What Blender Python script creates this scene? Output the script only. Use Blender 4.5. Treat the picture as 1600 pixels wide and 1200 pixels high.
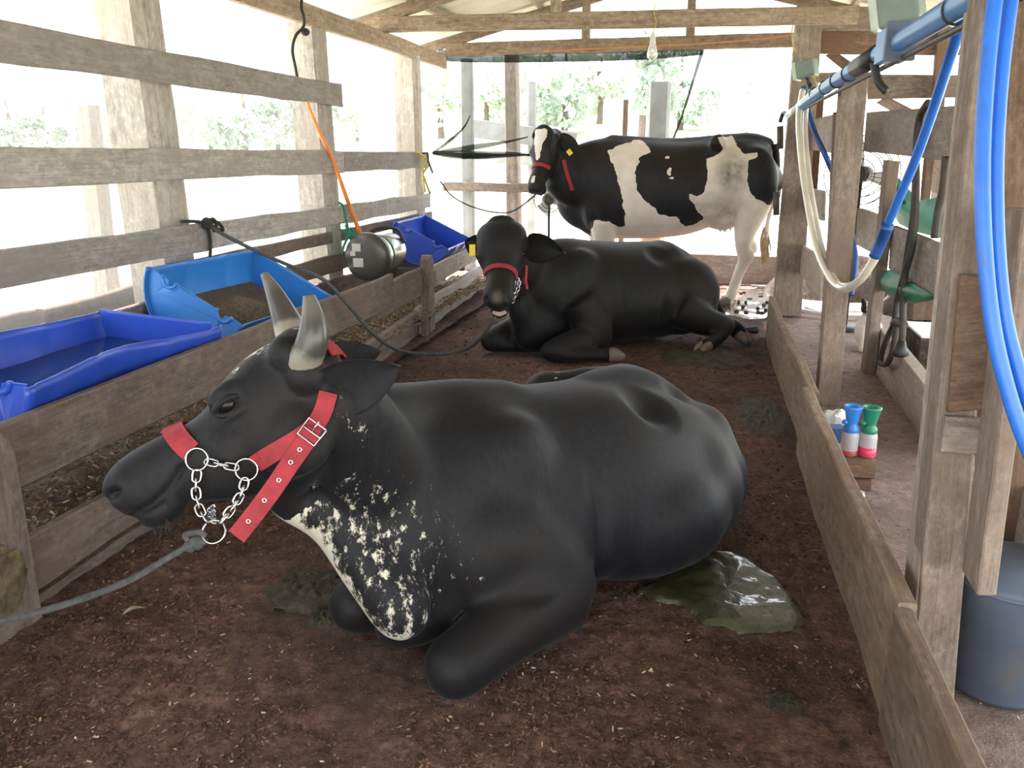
import bpy, bmesh, math, random
import numpy as np
from mathutils import Vector, Matrix, Quaternion, noise
from mathutils.bvhtree import BVHTree

S = bpy.context.scene
for o in list(bpy.data.objects):
    bpy.data.objects.remove(o)
COL = S.collection
random.seed(7)
rng = np.random.default_rng(7)
PI = math.pi

# ------------------------------------------------------------------ camera
FPX, CAMH, VX, VY = 1300.0, 1.4, 1112.0, 242.0
pitch = math.atan((600 - VY) / FPX)
yaw = math.atan((VX - 800) / FPX * math.cos(pitch))
cam_d = bpy.data.cameras.new('camera')
cam_d.sensor_fit = 'HORIZONTAL'
cam_d.sensor_width = 36.0
cam_d.lens = 36.0 * FPX / 1600.0
cam_d.clip_start = 0.02
cam_d.clip_end = 400
cam = bpy.data.objects.new('camera', cam_d)
COL.objects.link(cam)
cam.location = (0, 0, CAMH)
cam.rotation_euler = (PI / 2 - pitch, 0, yaw)
S.camera = cam

# ------------------------------------------------------------------ light
W = bpy.data.worlds.new('sky')
S.world = W
W.use_nodes = True
bg = W.node_tree.nodes['Background']
bg.inputs[0].default_value = (0.90, 0.95, 1.0, 1)
bg.inputs[1].default_value = 1.0
sun_d = bpy.data.lights.new('sun', 'SUN')
sun_d.energy = 5.0
sun_d.color = (1.0, 0.965, 0.91)
sun_d.angle = 0.01
sun = bpy.data.objects.new('sun', sun_d)
COL.objects.link(sun)
sun.rotation_euler = Vector((-0.40, 0.42, 1.25)).to_track_quat('Z', 'Y').to_euler()
S.view_settings.view_transform = 'Standard'
S.view_settings.look = 'None'
S.view_settings.gamma = 1.0
S.view_settings.use_curve_mapping = False
S.view_settings.exposure = 2.55

# ------------------------------------------------------------------ pixel -> world helpers (camera model of the photo)
Fh = Vector((-math.sin(yaw), math.cos(yaw), 0))
CR = Vector((math.cos(yaw), math.sin(yaw), 0))
CF = Fh * math.cos(pitch) - Vector((0, 0, 1)) * math.sin(pitch)
CU = Fh * math.sin(pitch) + Vector((0, 0, 1)) * math.cos(pitch)
C0 = Vector((0, 0, CAMH))


def ray(u, v):
    return CF + CR * ((u - 800) / FPX) + CU * ((600 - v) / FPX)


def gt(u, v, t):
    return C0 + ray(u, v) * t


def gx(u, v, X):
    d = ray(u, v)
    return C0 + d * (X / d.x)


def gy(u, v, Y):
    d = ray(u, v)
    return C0 + d * (Y / d.y)


def gz(u, v, z=0.0):
    d = ray(u, v)
    return C0 + d * ((z - CAMH) / d.z)


# ------------------------------------------------------------------ materials
def mat(name):
    m = bpy.data.materials.new(name)
    m.use_nodes = True
    nt = m.node_tree
    b = nt.nodes['Principled BSDF']
    return m, nt, b


def N(nt, t, **kw):
    n = nt.nodes.new(t)
    for k, v in kw.items():
        setattr(n, k, v)
    return n


def ramp(nt, fac, stops):
    r = N(nt, 'ShaderNodeValToRGB')
    e = r.color_ramp.elements
    while len(e) < len(stops):
        e.new(0.5)
    for i, (p, c) in enumerate(stops):
        e[i].position = p
        e[i].color = (c[0], c[1], c[2], 1)
    nt.links.new(fac, r.inputs[0])
    return r.outputs[0]


def mixc(nt, fac, a, b, mode='MIX'):
    m = N(nt, 'ShaderNodeMix', data_type='RGBA', blend_type=mode)
    for sock, val in ((m.inputs[0], fac), (m.inputs[6], a), (m.inputs[7], b)):
        if isinstance(val, (int, float)):
            sock.default_value = val
        elif isinstance(val, tuple):
            sock.default_value = (*val, 1)
        else:
            nt.links.new(val, sock)
    return m.outputs[2]


def noisetex(nt, scale, detail=4, rough=0.55, vec=None, stretch=None, coord='Object'):
    tc = N(nt, 'ShaderNodeTexCoord')
    src = tc.outputs[coord] if vec is None else vec
    if stretch:
        mp = N(nt, 'ShaderNodeMapping')
        mp.inputs['Scale'].default_value = stretch
        nt.links.new(src, mp.inputs[0])
        src = mp.outputs[0]
    n = N(nt, 'ShaderNodeTexNoise')
    n.inputs['Scale'].default_value = scale
    n.inputs['Detail'].default_value = detail
    n.inputs['Roughness'].default_value = rough
    nt.links.new(src, n.inputs['Vector'])
    return n.outputs['Fac']


def bump(nt, b, h, strength=0.3, dist=0.01):
    bm = N(nt, 'ShaderNodeBump')
    bm.inputs['Strength'].default_value = strength
    bm.inputs['Distance'].default_value = dist
    nt.links.new(h, bm.inputs['Height'])
    nt.links.new(bm.outputs[0], b.inputs['Normal'])


def wood(name, c0, c1, c2, rough=0.8, dirt=None):
    """weathered sawn timber, grain along local x; each board its own tone"""
    m, nt, b = mat(name)
    oi = N(nt, 'ShaderNodeObjectInfo')
    tc = N(nt, 'ShaderNodeTexCoord')
    ad = N(nt, 'ShaderNodeVectorMath', operation='ADD')
    sc = N(nt, 'ShaderNodeVectorMath', operation='SCALE')
    cmb = N(nt, 'ShaderNodeCombineXYZ')
    for i in range(3):
        nt.links.new(oi.outputs['Random'], cmb.inputs[i])
    nt.links.new(cmb.outputs[0], sc.inputs[0])
    sc.inputs['Scale'].default_value = 37.0
    nt.links.new(tc.outputs['Object'], ad.inputs[0])
    nt.links.new(sc.outputs[0], ad.inputs[1])
    g = noisetex(nt, 7, 6, 0.7, vec=ad.outputs[0], stretch=(0.5, 4, 4))
    fine = noisetex(nt, 40, 3, 0.6, vec=ad.outputs[0], stretch=(0.12, 5, 5))
    blot = noisetex(nt, 2.6, 5, 0.6, vec=ad.outputs[0], stretch=(0.8, 1.3, 1.3))
    col = ramp(nt, g, [(0.28, c0), (0.5, c1), (0.75, c2)])
    col = mixc(nt, 0.35, col, ramp(nt, fine, [(0.3, (0.3, 0.3, 0.3)), (0.6, (1, 1, 1))]), 'MULTIPLY')
    streak = noisetex(nt, 5, 5, 0.75, vec=ad.outputs[0], stretch=(0.9, 5, 5))
    col = mixc(nt, ramp(nt, streak, [(0.60, (0, 0, 0)), (0.70, (0.65, 0.65, 0.65))]), col, tuple(x * 0.45 for x in c0))
    mott = noisetex(nt, 26, 6, 0.8, vec=ad.outputs[0], stretch=(0.7, 1.2, 1.2))
    col = mixc(nt, ramp(nt, mott, [(0.50, (0, 0, 0)), (0.66, (0.55, 0.55, 0.55))]), col, tuple(min(1, x * 1.3) for x in c2))
    col = mixc(nt, ramp(nt, mott, [(0.34, (0.6, 0.6, 0.6)), (0.46, (0, 0, 0))]), col, tuple(x * 0.6 for x in c0))
    pale = noisetex(nt, 3.1, 6, 0.75, vec=ad.outputs[0], stretch=(1.0, 2.2, 2.2))
    col = mixc(nt, ramp(nt, pale, [(0.60, (0, 0, 0)), (0.72, (0.45, 0.45, 0.45))]), col, tuple(min(1, x * 1.35) for x in c2))
    if dirt:
        col = mixc(nt, ramp(nt, blot, [(0.42, (0, 0, 0)), (0.68, (0.85, 0.85, 0.85))]), col, dirt)
    tone = N(nt, 'ShaderNodeMapRange')
    tone.inputs[3].default_value = 0.78
    tone.inputs[4].default_value = 1.18
    nt.links.new(oi.outputs['Random'], tone.inputs[0])
    hs = N(nt, 'ShaderNodeHueSaturation')
    nt.links.new(tone.outputs[0], hs.inputs['Value'])
    nt.links.new(col, hs.inputs['Color'])
    nt.links.new(hs.outputs[0], b.inputs['Base Color'])
    b.inputs['Roughness'].default_value = rough
    b.inputs['Specular IOR Level'].default_value = 0.25
    bump(nt, b, mixc(nt, 0.5, g, fine), 0.45, 0.006)
    return m


def simple(name, c, rough=0.5, metal=0.0, var=0.15, scale=8, bumps=0.0, trans=0.0, spec=0.5, stains=None):
    m, nt, b = mat(name)
    n = noisetex(nt, scale, 5, 0.6)
    lo = tuple(x * (1 - var) for x in c)
    hi = tuple(min(1, x * (1 + var)) for x in c)
    col = ramp(nt, n, [(0.3, lo), (0.7, hi)])
    if stains:
        n2 = noisetex(nt, scale * 2.3, 6, 0.7)
        col = mixc(nt, ramp(nt, n2, [(0.55, (0, 0, 0)), (0.7, (0.8, 0.8, 0.8))]), col, stains)
    nt.links.new(col, b.inputs['Base Color'])
    b.inputs['Roughness'].default_value = rough
    b.inputs['Metallic'].default_value = metal
    b.inputs['Specular IOR Level'].default_value = spec
    b.inputs['Transmission Weight'].default_value = trans
    if bumps:
        bump(nt, b, noisetex(nt, scale * 6, 5, 0.65), bumps, 0.01)
    return m


M = {}
M['rail'] = wood('weathered_grey_rail_wood', (0.22, 0.195, 0.18), (0.33, 0.30, 0.285), (0.42, 0.385, 0.365), dirt=(0.27, 0.235, 0.215))
M['trough'] = wood('dirty_brown_board_wood', (0.115, 0.086, 0.073), (0.185, 0.143, 0.124), (0.26, 0.21, 0.187), dirt=(0.165, 0.117, 0.097))
M['post'] = wood('stall_post_wood', (0.145, 0.107, 0.086), (0.22, 0.172, 0.144), (0.305, 0.25, 0.215), dirt=(0.18, 0.128, 0.10))
M['fencepost'] = wood('grey_fence_post_wood', (0.27, 0.24, 0.21), (0.40, 0.365, 0.33), (0.50, 0.465, 0.43), dirt=(0.36, 0.31, 0.27))
M['postlight'] = wood('pale_stall_wood', (0.22, 0.17, 0.14), (0.33, 0.27, 0.235), (0.43, 0.365, 0.32), dirt=(0.28, 0.22, 0.185))
M['reddish'] = wood('reddish_stall_wood', (0.105, 0.062, 0.042), (0.165, 0.105, 0.074), (0.23, 0.155, 0.115), dirt=(0.14, 0.08, 0.055))
M['beam'] = wood('roof_timber', (0.19, 0.135, 0.098), (0.29, 0.215, 0.16), (0.39, 0.31, 0.245))
M['kick'] = wood('muddy_kick_board_wood', (0.13, 0.088, 0.062), (0.225, 0.165, 0.122), (0.31, 0.245, 0.195), dirt=(0.16, 0.10, 0.07))
M['orange'] = wood('fresh_orange_slab_wood', (0.085, 0.038, 0.02), (0.11, 0.054, 0.03), (0.14, 0.075, 0.043))
M['blue'] = simple('royal_blue_plastic', (0.022, 0.075, 0.50), 0.36, var=0.18, scale=3, stains=(0.04, 0.09, 0.38))
M['lightblue'] = simple('sky_blue_plastic', (0.03, 0.19, 0.58), 0.36, var=0.15, scale=3, stains=(0.06, 0.20, 0.46))
M['greyblue'] = simple('dusty_blue_plastic', (0.075, 0.094, 0.135), 0.6, var=0.2, scale=4, stains=(0.11, 0.10, 0.10))
M['pipe'] = simple('blue_pvc_pipe', (0.06, 0.22, 0.55), 0.35, var=0.12, scale=6, stains=(0.14, 0.2, 0.32))
M['hose'] = simple('blue_hose_rubber', (0.025, 0.15, 0.62), 0.38, var=0.12, scale=10, stains=(0.05, 0.13, 0.36))
M['darkhose'] = simple('dark_blue_hose_rubber', (0.012, 0.06, 0.25), 0.4, var=0.2)
M['clear'] = simple('clear_milk_hose', (0.80, 0.74, 0.62), 0.18, var=0.1, trans=0.35)
M['rope'] = simple('grey_rope', (0.075, 0.076, 0.078), 0.9, var=0.4, scale=60, bumps=0.6)
M['blackrope'] = simple('black_rope', (0.022, 0.022, 0.022), 0.85, var=0.4, scale=60, bumps=0.5)
M['strap'] = simple('dark_brown_strap', (0.05, 0.038, 0.032), 0.7, var=0.3, scale=20)
M['greenrope'] = simple('green_rope', (0.02, 0.22, 0.14), 0.8, var=0.3, scale=40)
M['yellowrope'] = simple('yellow_twine', (0.45, 0.38, 0.12), 0.85, var=0.3, scale=40)
M['orangerod'] = simple('orange_cable', (0.75, 0.22, 0.05), 0.5, var=0.15)
M['chrome'] = simple('steel_chain', (0.62, 0.62, 0.64), 0.22, 1.0, var=0.1, scale=30)
M['can'] = simple('stainless_can', (0.48, 0.49, 0.50), 0.30, 1.0, var=0.12, scale=5)
M['candark'] = simple('smoked_can_lid', (0.085, 0.078, 0.074), 0.35, 0.3, var=0.12, scale=5)
M['sticker'] = simple('paper_sticker', (0.55, 0.54, 0.5), 0.7)
M['red'] = simple('red_webbing', (0.27, 0.017, 0.028), 0.75, var=0.25, scale=25, bumps=0.25)
M['redcore'] = simple('pink_dip_liquid', (0.80, 0.05, 0.14), 0.3, var=0.08)
M['redcore2'] = simple('dark_red_dip_liquid', (0.42, 0.06, 0.06), 0.3, var=0.08)
M['bottle'] = simple('milky_bottle_plastic', (0.72, 0.70, 0.74), 0.3, var=0.05, trans=0.45)
M['bluecap'] = simple('blue_cup_plastic', (0.03, 0.20, 0.62), 0.35, var=0.1)
M['greencap'] = simple('green_cup_plastic', (0.015, 0.20, 0.12), 0.35, var=0.1)
M['bag'] = simple('crumpled_clear_bag', (0.72, 0.72, 0.74), 0.25, var=0.12, trans=0.3)
M['carton'] = simple('white_carton', (0.62, 0.64, 0.66), 0.6)
M['cartonblue'] = simple('carton_blue_print', (0.05, 0.11, 0.28), 0.5)
M['tarp'] = simple('green_plastic_sack', (0.04, 0.34, 0.22), 0.35, var=0.3, scale=9, bumps=0.4)
M['tarpdark'] = simple('dark_green_plastic_sack', (0.01, 0.19, 0.10), 0.4, var=0.25, scale=9, bumps=0.3)
M['greybox'] = simple('grey_green_pulsator', (0.16, 0.20, 0.18), 0.45, var=0.15)
M['greyboxlight'] = simple('pale_green_pulsator_lid', (0.42, 0.50, 0.42), 0.4)
M['black'] = simple('black_rubber', (0.015, 0.015, 0.016), 0.5, var=0.2)
M['iron'] = simple('dull_iron', (0.10, 0.09, 0.085), 0.55, 0.6)
M['horn_c'] = None
M['hoof'] = simple('hoof_horn', (0.16, 0.12, 0.09), 0.6, var=0.3, scale=14)
M['eye'] = simple('dark_eye', (0.006, 0.005, 0.005), 0.22, var=0.0, spec=0.25)
M['yellowtag'] = simple('yellow_ear_tag', (0.75, 0.58, 0.03), 0.4)
M['dung'] = simple('dung', (0.050, 0.040, 0.025), 0.75, var=0.6, scale=24, bumps=1.0)
M['leaf'] = simple('dry_leaf', (0.30, 0.26, 0.20), 0.8)
M['weed'] = simple('green_weed', (0.06, 0.22, 0.03), 0.6)
M['brick'] = simple('orange_concrete', (0.42, 0.27, 0.18), 0.85, var=0.2, bumps=0.3)
M['bulb'] = simple('frosted_bulb', (0.75, 0.75, 0.75), 0.2, trans=0.3)
M['whitepvc'] = simple('white_plastic', (0.7, 0.7, 0.68), 0.4)
M['concrete'] = simple('greyed_timber_post', (0.24, 0.24, 0.235), 0.9, var=0.2, scale=5, bumps=0.4)
M['roofsheet'] = simple('roof_sheet', (0.55, 0.50, 0.42), 0.6, var=0.1, scale=2)
M['fluff'] = simple('cat_fur_white', (0.62, 0.58, 0.54), 0.9, var=0.15, scale=20)

# bedding floor
def bedding_mat(name, dark, mid, light, speck, rough=0.92):
    m, nt, b = mat(name)
    big = noisetex(nt, 1.3, 5, 0.6)
    med = noisetex(nt, 14, 6, 0.7)
    fine = noisetex(nt, 95, 4, 0.7)
    med2 = noisetex(nt, 38, 5, 0.75)
    col = ramp(nt, mixc(nt, 0.5, med, med2), [(0.36, dark), (0.50, mid), (0.62, light)])
    col = mixc(nt, ramp(nt, big, [(0.42, (0, 0, 0)), (0.62, (0.7, 0.7, 0.7))]), col, dark)
    col = mixc(nt, ramp(nt, fine, [(0.60, (0, 0, 0)), (0.70, (0.7, 0.7, 0.7))]), col, speck)
    nt.links.new(col, b.inputs['Base Color'])
    b.inputs['Roughness'].default_value = rough
    b.inputs['Specular IOR Level'].default_value = 0.2
    bump(nt, b, mixc(nt, 0.5, med, fine), 0.8, 0.02)
    return m


M['bedding'] = bedding_mat('sawdust_bedding', (0.040, 0.025, 0.020), (0.130, 0.074, 0.058), (0.23, 0.135, 0.108), (0.30, 0.20, 0.155))
M['aisle'] = bedding_mat('trodden_aisle_dirt', (0.16, 0.11, 0.093), (0.26, 0.19, 0.165), (0.36, 0.285, 0.255), (0.40, 0.33, 0.30), 0.8)
M['fodder'] = bedding_mat('chopped_fodder', (0.08, 0.055, 0.035), (0.22, 0.165, 0.11), (0.42, 0.35, 0.26), (0.52, 0.45, 0.36))
M['grass'] = bedding_mat('sunburnt_pasture', (0.38, 0.40, 0.28), (0.52, 0.50, 0.42), (0.62, 0.58, 0.50), (0.66, 0.62, 0.55))
M['manure'] = bedding_mat('dark_manure_heap', (0.02, 0.015, 0.012), (0.06, 0.042, 0.034), (0.14, 0.11, 0.09), (0.2, 0.17, 0.14))


def chip_mat():
    m, nt, b = mat('wood_shaving')
    b.inputs['Specular IOR Level'].default_value = 0.2
    at = N(nt, 'ShaderNodeAttribute', attribute_name='tone')
    nt.links.new(ramp(nt, at.outputs['Fac'], [(0, (0.035, 0.02, 0.014)), (0.45, (0.11, 0.060, 0.044)), (0.75, (0.22, 0.135, 0.092)), (1, (0.50, 0.40, 0.27))]), b.inputs['Base Color'])
    b.inputs['Roughness'].default_value = 0.85
    return m


M['chip'] = chip_mat()


def coat_mat(name, black, white, speckle=False, rough=0.5):
    """short coat; attribute 'white' masks pale hair, 'mucky' the soiled or bare skin"""
    m, nt, b = mat(name)
    at = N(nt, 'ShaderNodeAttribute', attribute_name='white')
    mk = N(nt, 'ShaderNodeAttribute', attribute_name='mucky')
    hair = noisetex(nt, 60, 4, 0.65, stretch=(1, 1, 0.25))
    blk = ramp(nt, hair, [(0.25, tuple(x * 0.6 for x in black)), (0.75, tuple(x * 1.6 for x in black))])
    brn = (black[0] * 1.5, black[1] * 1.05, black[2] * 0.7)
    blk = mixc(nt, ramp(nt, noisetex(nt, 3.2, 4, 0.6), [(0.45, (0, 0, 0)), (0.65, (0.85, 0.85, 0.85))]), blk, brn)
    dust = noisetex(nt, 170, 2, 0.5)
    blk = mixc(nt, ramp(nt, dust, [(0.70, (0, 0, 0)), (0.78, (0.5, 0.5, 0.5))]), blk, (0.10, 0.085, 0.07))
    wht = ramp(nt, noisetex(nt, 7, 5, 0.6), [(0.3, tuple(x * 0.8 for x in white)), (0.7, white)])
    fac = at.outputs['Fac']
    if speckle:
        sp = noisetex(nt, 34, 6, 0.78, stretch=(1, 1, 0.55))
        ma = N(nt, 'ShaderNodeMath', operation='ADD')
        nt.links.new(sp, ma.inputs[0])
        nt.links.new(fac, ma.inputs[1])
        fac = ramp(nt, ma.outputs[0], [(0.93, (0, 0, 0)), (1.02, (1, 1, 1))])
    else:
        jag = noisetex(nt, 22, 4, 0.7)
        ma = N(nt, 'ShaderNodeMath', operation='MULTIPLY_ADD')
        nt.links.new(jag, ma.inputs[0])
        ma.inputs[1].default_value = 0.5
        nt.links.new(fac, ma.inputs[2])
        fac = ramp(nt, ma.outputs[0], [(0.70, (0, 0, 0)), (0.79, (1, 1, 1))])
    col = mixc(nt, fac, blk, wht)
    stain = noisetex(nt, 12, 5, 0.7)
    mm = N(nt, 'ShaderNodeMath', operation='MULTIPLY')
    nt.links.new(mk.outputs['Fac'], mm.inputs[0])
    nt.links.new(ramp(nt, stain, [(0.35, (0.35, 0.35, 0.35)), (0.65, (1, 1, 1))]), mm.inputs[1])
    col = mixc(nt, mm.outputs[0], col, (0.12, 0.108, 0.09))
    nt.links.new(col, b.inputs['Base Color'])
    b.inputs['Roughness'].default_value = rough
    b.inputs['Specular IOR Level'].default_value = 0.22
    b.inputs['Sheen Weight'].default_value = 0.05
    b.inputs['Sheen Roughness'].default_value = 0.4
    b.inputs['Sheen Tint'].default_value = (0.8, 0.85, 1, 1)
    bump(nt, b, mixc(nt, 0.5, hair, noisetex(nt, 150, 3, 0.7, stretch=(1, 1, 0.3))), 0.40, 0.004)
    return m


M['coat1'] = coat_mat('black_speckled_coat', (0.0075, 0.0078, 0.0100), (0.60, 0.55, 0.46), True, 0.6)
M['coat2'] = coat_mat('sooty_black_coat', (0.008, 0.008, 0.0085), (0.5, 0.45, 0.4), False, 0.58)
M['coat3'] = coat_mat('black_and_white_coat', (0.011, 0.011, 0.014), (0.72, 0.645, 0.57), False, 0.55)


def horn_mat():
    m, nt, b = mat('polished_horn')
    at = N(nt, 'ShaderNodeAttribute', attribute_name='along')
    n = noisetex(nt, 18, 4, 0.6)
    ma = N(nt, 'ShaderNodeMath', operation='MULTIPLY_ADD')
    nt.links.new(n, ma.inputs[0])
    ma.inputs[1].default_value = 0.22
    nt.links.new(at.outputs['Fac'], ma.inputs[2])
    nt.links.new(ramp(nt, ma.outputs[0], [(0.10, (0.22, 0.16, 0.12)), (0.26, (0.27, 0.235, 0.19)), (0.44, (0.20, 0.18, 0.15)), (0.52, (0.045, 0.042, 0.04)), (0.80, (0.05, 0.046, 0.044)), (1.0, (0.11, 0.10, 0.09))]), b.inputs['Base Color'])
    b.inputs['Roughness'].default_value = 0.3
    return m


M['horn'] = horn_mat()


def net_mat(name, col, alpha, cell):
    """woven shade net: a fine grid of threads with open holes"""
    m, nt, b = mat(name)
    out = nt.nodes['Material Output']
    tr = N(nt, 'ShaderNodeBsdfTransparent')
    tl = N(nt, 'ShaderNodeBsdfTranslucent')
    tl.inputs[0].default_value = (*col, 1)
    df = N(nt, 'ShaderNodeBsdfDiffuse')
    df.inputs[0].default_value = (*col, 1)
    a = N(nt, 'ShaderNodeMixShader')
    a.inputs[0].default_value = 0.45
    nt.links.new(df.outputs[0], a.inputs[1])
    nt.links.new(tl.outputs[0], a.inputs[2])
    tc = N(nt, 'ShaderNodeTexCoord')
    facs = []
    for ax in ('X', 'Z'):
        w = N(nt, 'ShaderNodeTexWave', wave_type='BANDS', bands_direction=ax)
        w.inputs['Scale'].default_value = cell
        w.inputs['Distortion'].default_value = 0.4
        nt.links.new(tc.outputs['Object'], w.inputs['Vector'])
        facs.append(w.outputs['Fac'])
    mx = N(nt, 'ShaderNodeMath', operation='MAXIMUM')
    nt.links.new(facs[0], mx.inputs[0])
    nt.links.new(facs[1], mx.inputs[1])
    mr = N(nt, 'ShaderNodeMapRange')
    mr.inputs[1].default_value = 0.0
    mr.inputs[2].default_value = 1.0
    mr.inputs[3].default_value = alpha * 0.6
    mr.inputs[4].default_value = alpha * 1.25
    nt.links.new(mx.outputs[0], mr.inputs[0])
    s = N(nt, 'ShaderNodeMixShader')
    nt.links.new(mr.outputs[0], s.inputs[0])
    nt.links.new(tr.outputs[0], s.inputs[1])
    nt.links.new(a.outputs[0], s.inputs[2])
    nt.links.new(s.outputs[0], out.inputs[0])
    return m


M['whitenet'] = net_mat('white_shade_net', (0.20, 0.205, 0.205), 0.42, 32)
M['blacknet'] = net_mat('black_shade_net', (0.03, 0.04, 0.035), 0.30, 26)
M['blacknetdense'] = net_mat('bunched_black_net', (0.015, 0.02, 0.018), 0.70, 26)


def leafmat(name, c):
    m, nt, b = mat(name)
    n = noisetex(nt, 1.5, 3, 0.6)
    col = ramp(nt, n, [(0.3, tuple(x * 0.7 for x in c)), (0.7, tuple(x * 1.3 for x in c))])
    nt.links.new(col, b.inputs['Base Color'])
    b.inputs['Roughness'].default_value = 0.6
    tl = N(nt, 'ShaderNodeBsdfTranslucent')
    nt.links.new(col, tl.inputs[0])
    ms = N(nt, 'ShaderNodeMixShader')
    ms.inputs[0].default_value = 0.4
    nt.links.new(b.outputs[0], ms.inputs[1])
    nt.links.new(tl.outputs[0], ms.inputs[2])
    nt.links.new(ms.outputs[0], nt.nodes['Material Output'].inputs[0])
    return m


M['foliage'] = leafmat('haze_washed_leaves', (0.50, 0.58, 0.50))  # haze and glare put into the leaf colour, washed towards white
M['foliage2'] = leafmat('pale_haze_washed_leaves', (0.55, 0.62, 0.52))  # second leaf tone, paled further for the same painted-in haze

# ------------------------------------------------------------------ object helpers
WM = {}


def link(o, parent=None, wm=None):
    wm = wm or Matrix.Identity(4)
    COL.objects.link(o)
    if parent is not None:
        o.parent = parent
        o.matrix_parent_inverse = WM[parent].inverted()
    o.matrix_basis = wm
    WM[o] = wm
    return o


def tag(o, label=None, cat=None, group=None, kind=None):
    if label:
        o['label'] = label
    if cat:
        o['category'] = cat
    if group:
        o['group'] = group
    if kind:
        o['kind'] = kind
    return o


def empty(name, loc=(0, 0, 0), label=None, cat=None, group=None, kind=None):
    o = bpy.data.objects.new(name, None)
    o.empty_display_size = 0.1
    link(o, None, Matrix.Translation(loc))
    return tag(o, label, cat, group, kind)


def mesh_obj(name, verts, faces, material, parent=None, wm=None, smooth=True):
    me = bpy.data.meshes.new(name)
    me.from_pydata([tuple(v) for v in verts], [], [tuple(f) for f in faces])
    me.update()
    if material is not None:
        me.materials.append(material)
    if smooth:
        me.polygons.foreach_set('use_smooth', [True] * len(me.polygons))
    o = bpy.data.objects.new(name, me)
    return link(o, parent, wm)


def rebase(o, loc):
    """give a world-space mesh an origin at loc (top-level things)"""
    loc = Vector(loc)
    o.data.transform(Matrix.Translation(-loc))
    o.matrix_basis = Matrix.Translation(loc)
    WM[o] = Matrix.Translation(loc)
    return o


def frame(xd, up):
    x = Vector(xd).normalized()
    z = Vector(up) - x * Vector(up).dot(x)
    z.normalize()
    y = z.cross(x)
    return Matrix((x, y, z)).transposed()


def plank(name, p0, p1, width, thick, up=(0, 0, 1), material=None, parent=None, rough=0.004, wob=0.006, seg=None, w1=None, chamfer=0.006):
    """sawn board between p0 and p1 (centre line); width along up, thickness across; uneven sawn edges"""
    p0, p1 = Vector(p0), Vector(p1)
    L = (p1 - p0).length
    R = frame(p1 - p0, up)
    seg = seg or max(3, min(26, int(L / 0.16)))
    w1 = w1 or width
    vs, fs = [], []
    sd = random.random() * 100
    prof = []
    for i in range(seg + 1):
        t = i / seg
        hw = (width + (w1 - width) * t) / 2
        ht = thick / 2
        nz = [noise.noise(Vector((sd + k * 7.3, t * L * 2.2, k))) for k in range(4)]
        bend = noise.noise(Vector((sd, t * L * 0.6, 9))) * wob
        top = hw + nz[0] * wob
        bot = -hw + nz[1] * wob
        a = ht + nz[2] * rough
        c = -ht + nz[3] * rough
        ch = min(chamfer, ht * 0.5)
        ring = [(c + ch, bot), (a - ch, bot), (a, bot + ch), (a, top - ch), (a - ch, top), (c + ch, top), (c, top - ch), (c, bot + ch)]
        for y, z in ring:
            vs.append((t * L, y + bend, z))
    for i in range(seg):
        for k in range(8):
            a, b_ = i * 8 + k, i * 8 + (k + 1) % 8
            fs.append((a, b_, b_ + 8, a + 8))
    fs.append(tuple(range(7, -1, -1)))
    fs.append(tuple(seg * 8 + k for k in range(8)))
    return mesh_obj(name, vs, fs, material, parent, Matrix.Translation(p0) @ R.to_4x4(), smooth=False)


def qboard(name, axis, val, px, thick, material, parent=None, wob=0.004):
    """board whose face lies in the plane x=val or y=val; px = four picture corners, first edge along the grain"""
    g = gx if axis == 'x' else gy
    P = [g(u, v, val) for u, v in px]
    nrm = Vector((1, 0, 0)) if axis == 'x' else Vector((0, 1, 0))
    R = frame(P[1] - P[0], (P[3] - P[0]))
    o = P[0]
    Ri = R.transposed()
    q = [Ri @ (p - o) for p in P]
    back = Ri @ (nrm * thick)
    seg = max(3, min(20, int((P[1] - P[0]).length / 0.15)))
    vs, fs = [], []
    sd = random.random() * 90
    for i in range(seg + 1):
        t = i / seg
        b = q[0].lerp(q[1], t)
        tp = q[3].lerp(q[2], t)
        e = 0.004
        d = (tp - b).normalized()
        b = b + d * noise.noise(Vector((sd, t * 6, 1))) * wob
        tp = tp + d * noise.noise(Vector((sd, t * 6, 5))) * wob
        s = back.normalized()
        for p in (b + d * e, b + s * e, b + back - s * e, b + back + d * e, tp + back - d * e, tp + back - s * e, tp + s * e, tp - d * e):
            vs.append(p)
    for i in range(seg):
        for k in range(8):
            a, c = i * 8 + k, i * 8 + (k + 1) % 8
            fs.append((a, c, c + 8, a + 8))
    fs.append(tuple(range(7, -1, -1)))
    fs.append(tuple(seg * 8 + k for k in range(8)))
    ob = mesh_obj(name, vs, fs, material, parent, Matrix.Translation(o) @ R.to_4x4(), smooth=False)
    return ob


def catmull(pts, n):
    """smooth resample of a list of numeric tuples, n steps per span"""
    P = [np.array(p, float) for p in pts]
    if len(P) == 2:
        return [P[0] + (P[1] - P[0]) * i / n for i in range(n + 1)]
    P = [2 * P[0] - P[1]] + P + [2 * P[-1] - P[-2]]
    out = []
    for i in range(1, len(P) - 2):
        for k in range(n):
            t = k / n
            a, b, c, d = P[i - 1], P[i], P[i + 1], P[i + 2]
            out.append(0.5 * ((2 * b) + (-a + c) * t + (2 * a - 5 * b + 4 * c - d) * t * t + (-a + 3 * b - 3 * c + d) * t ** 3))
    out.append(P[-2])
    return out


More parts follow.
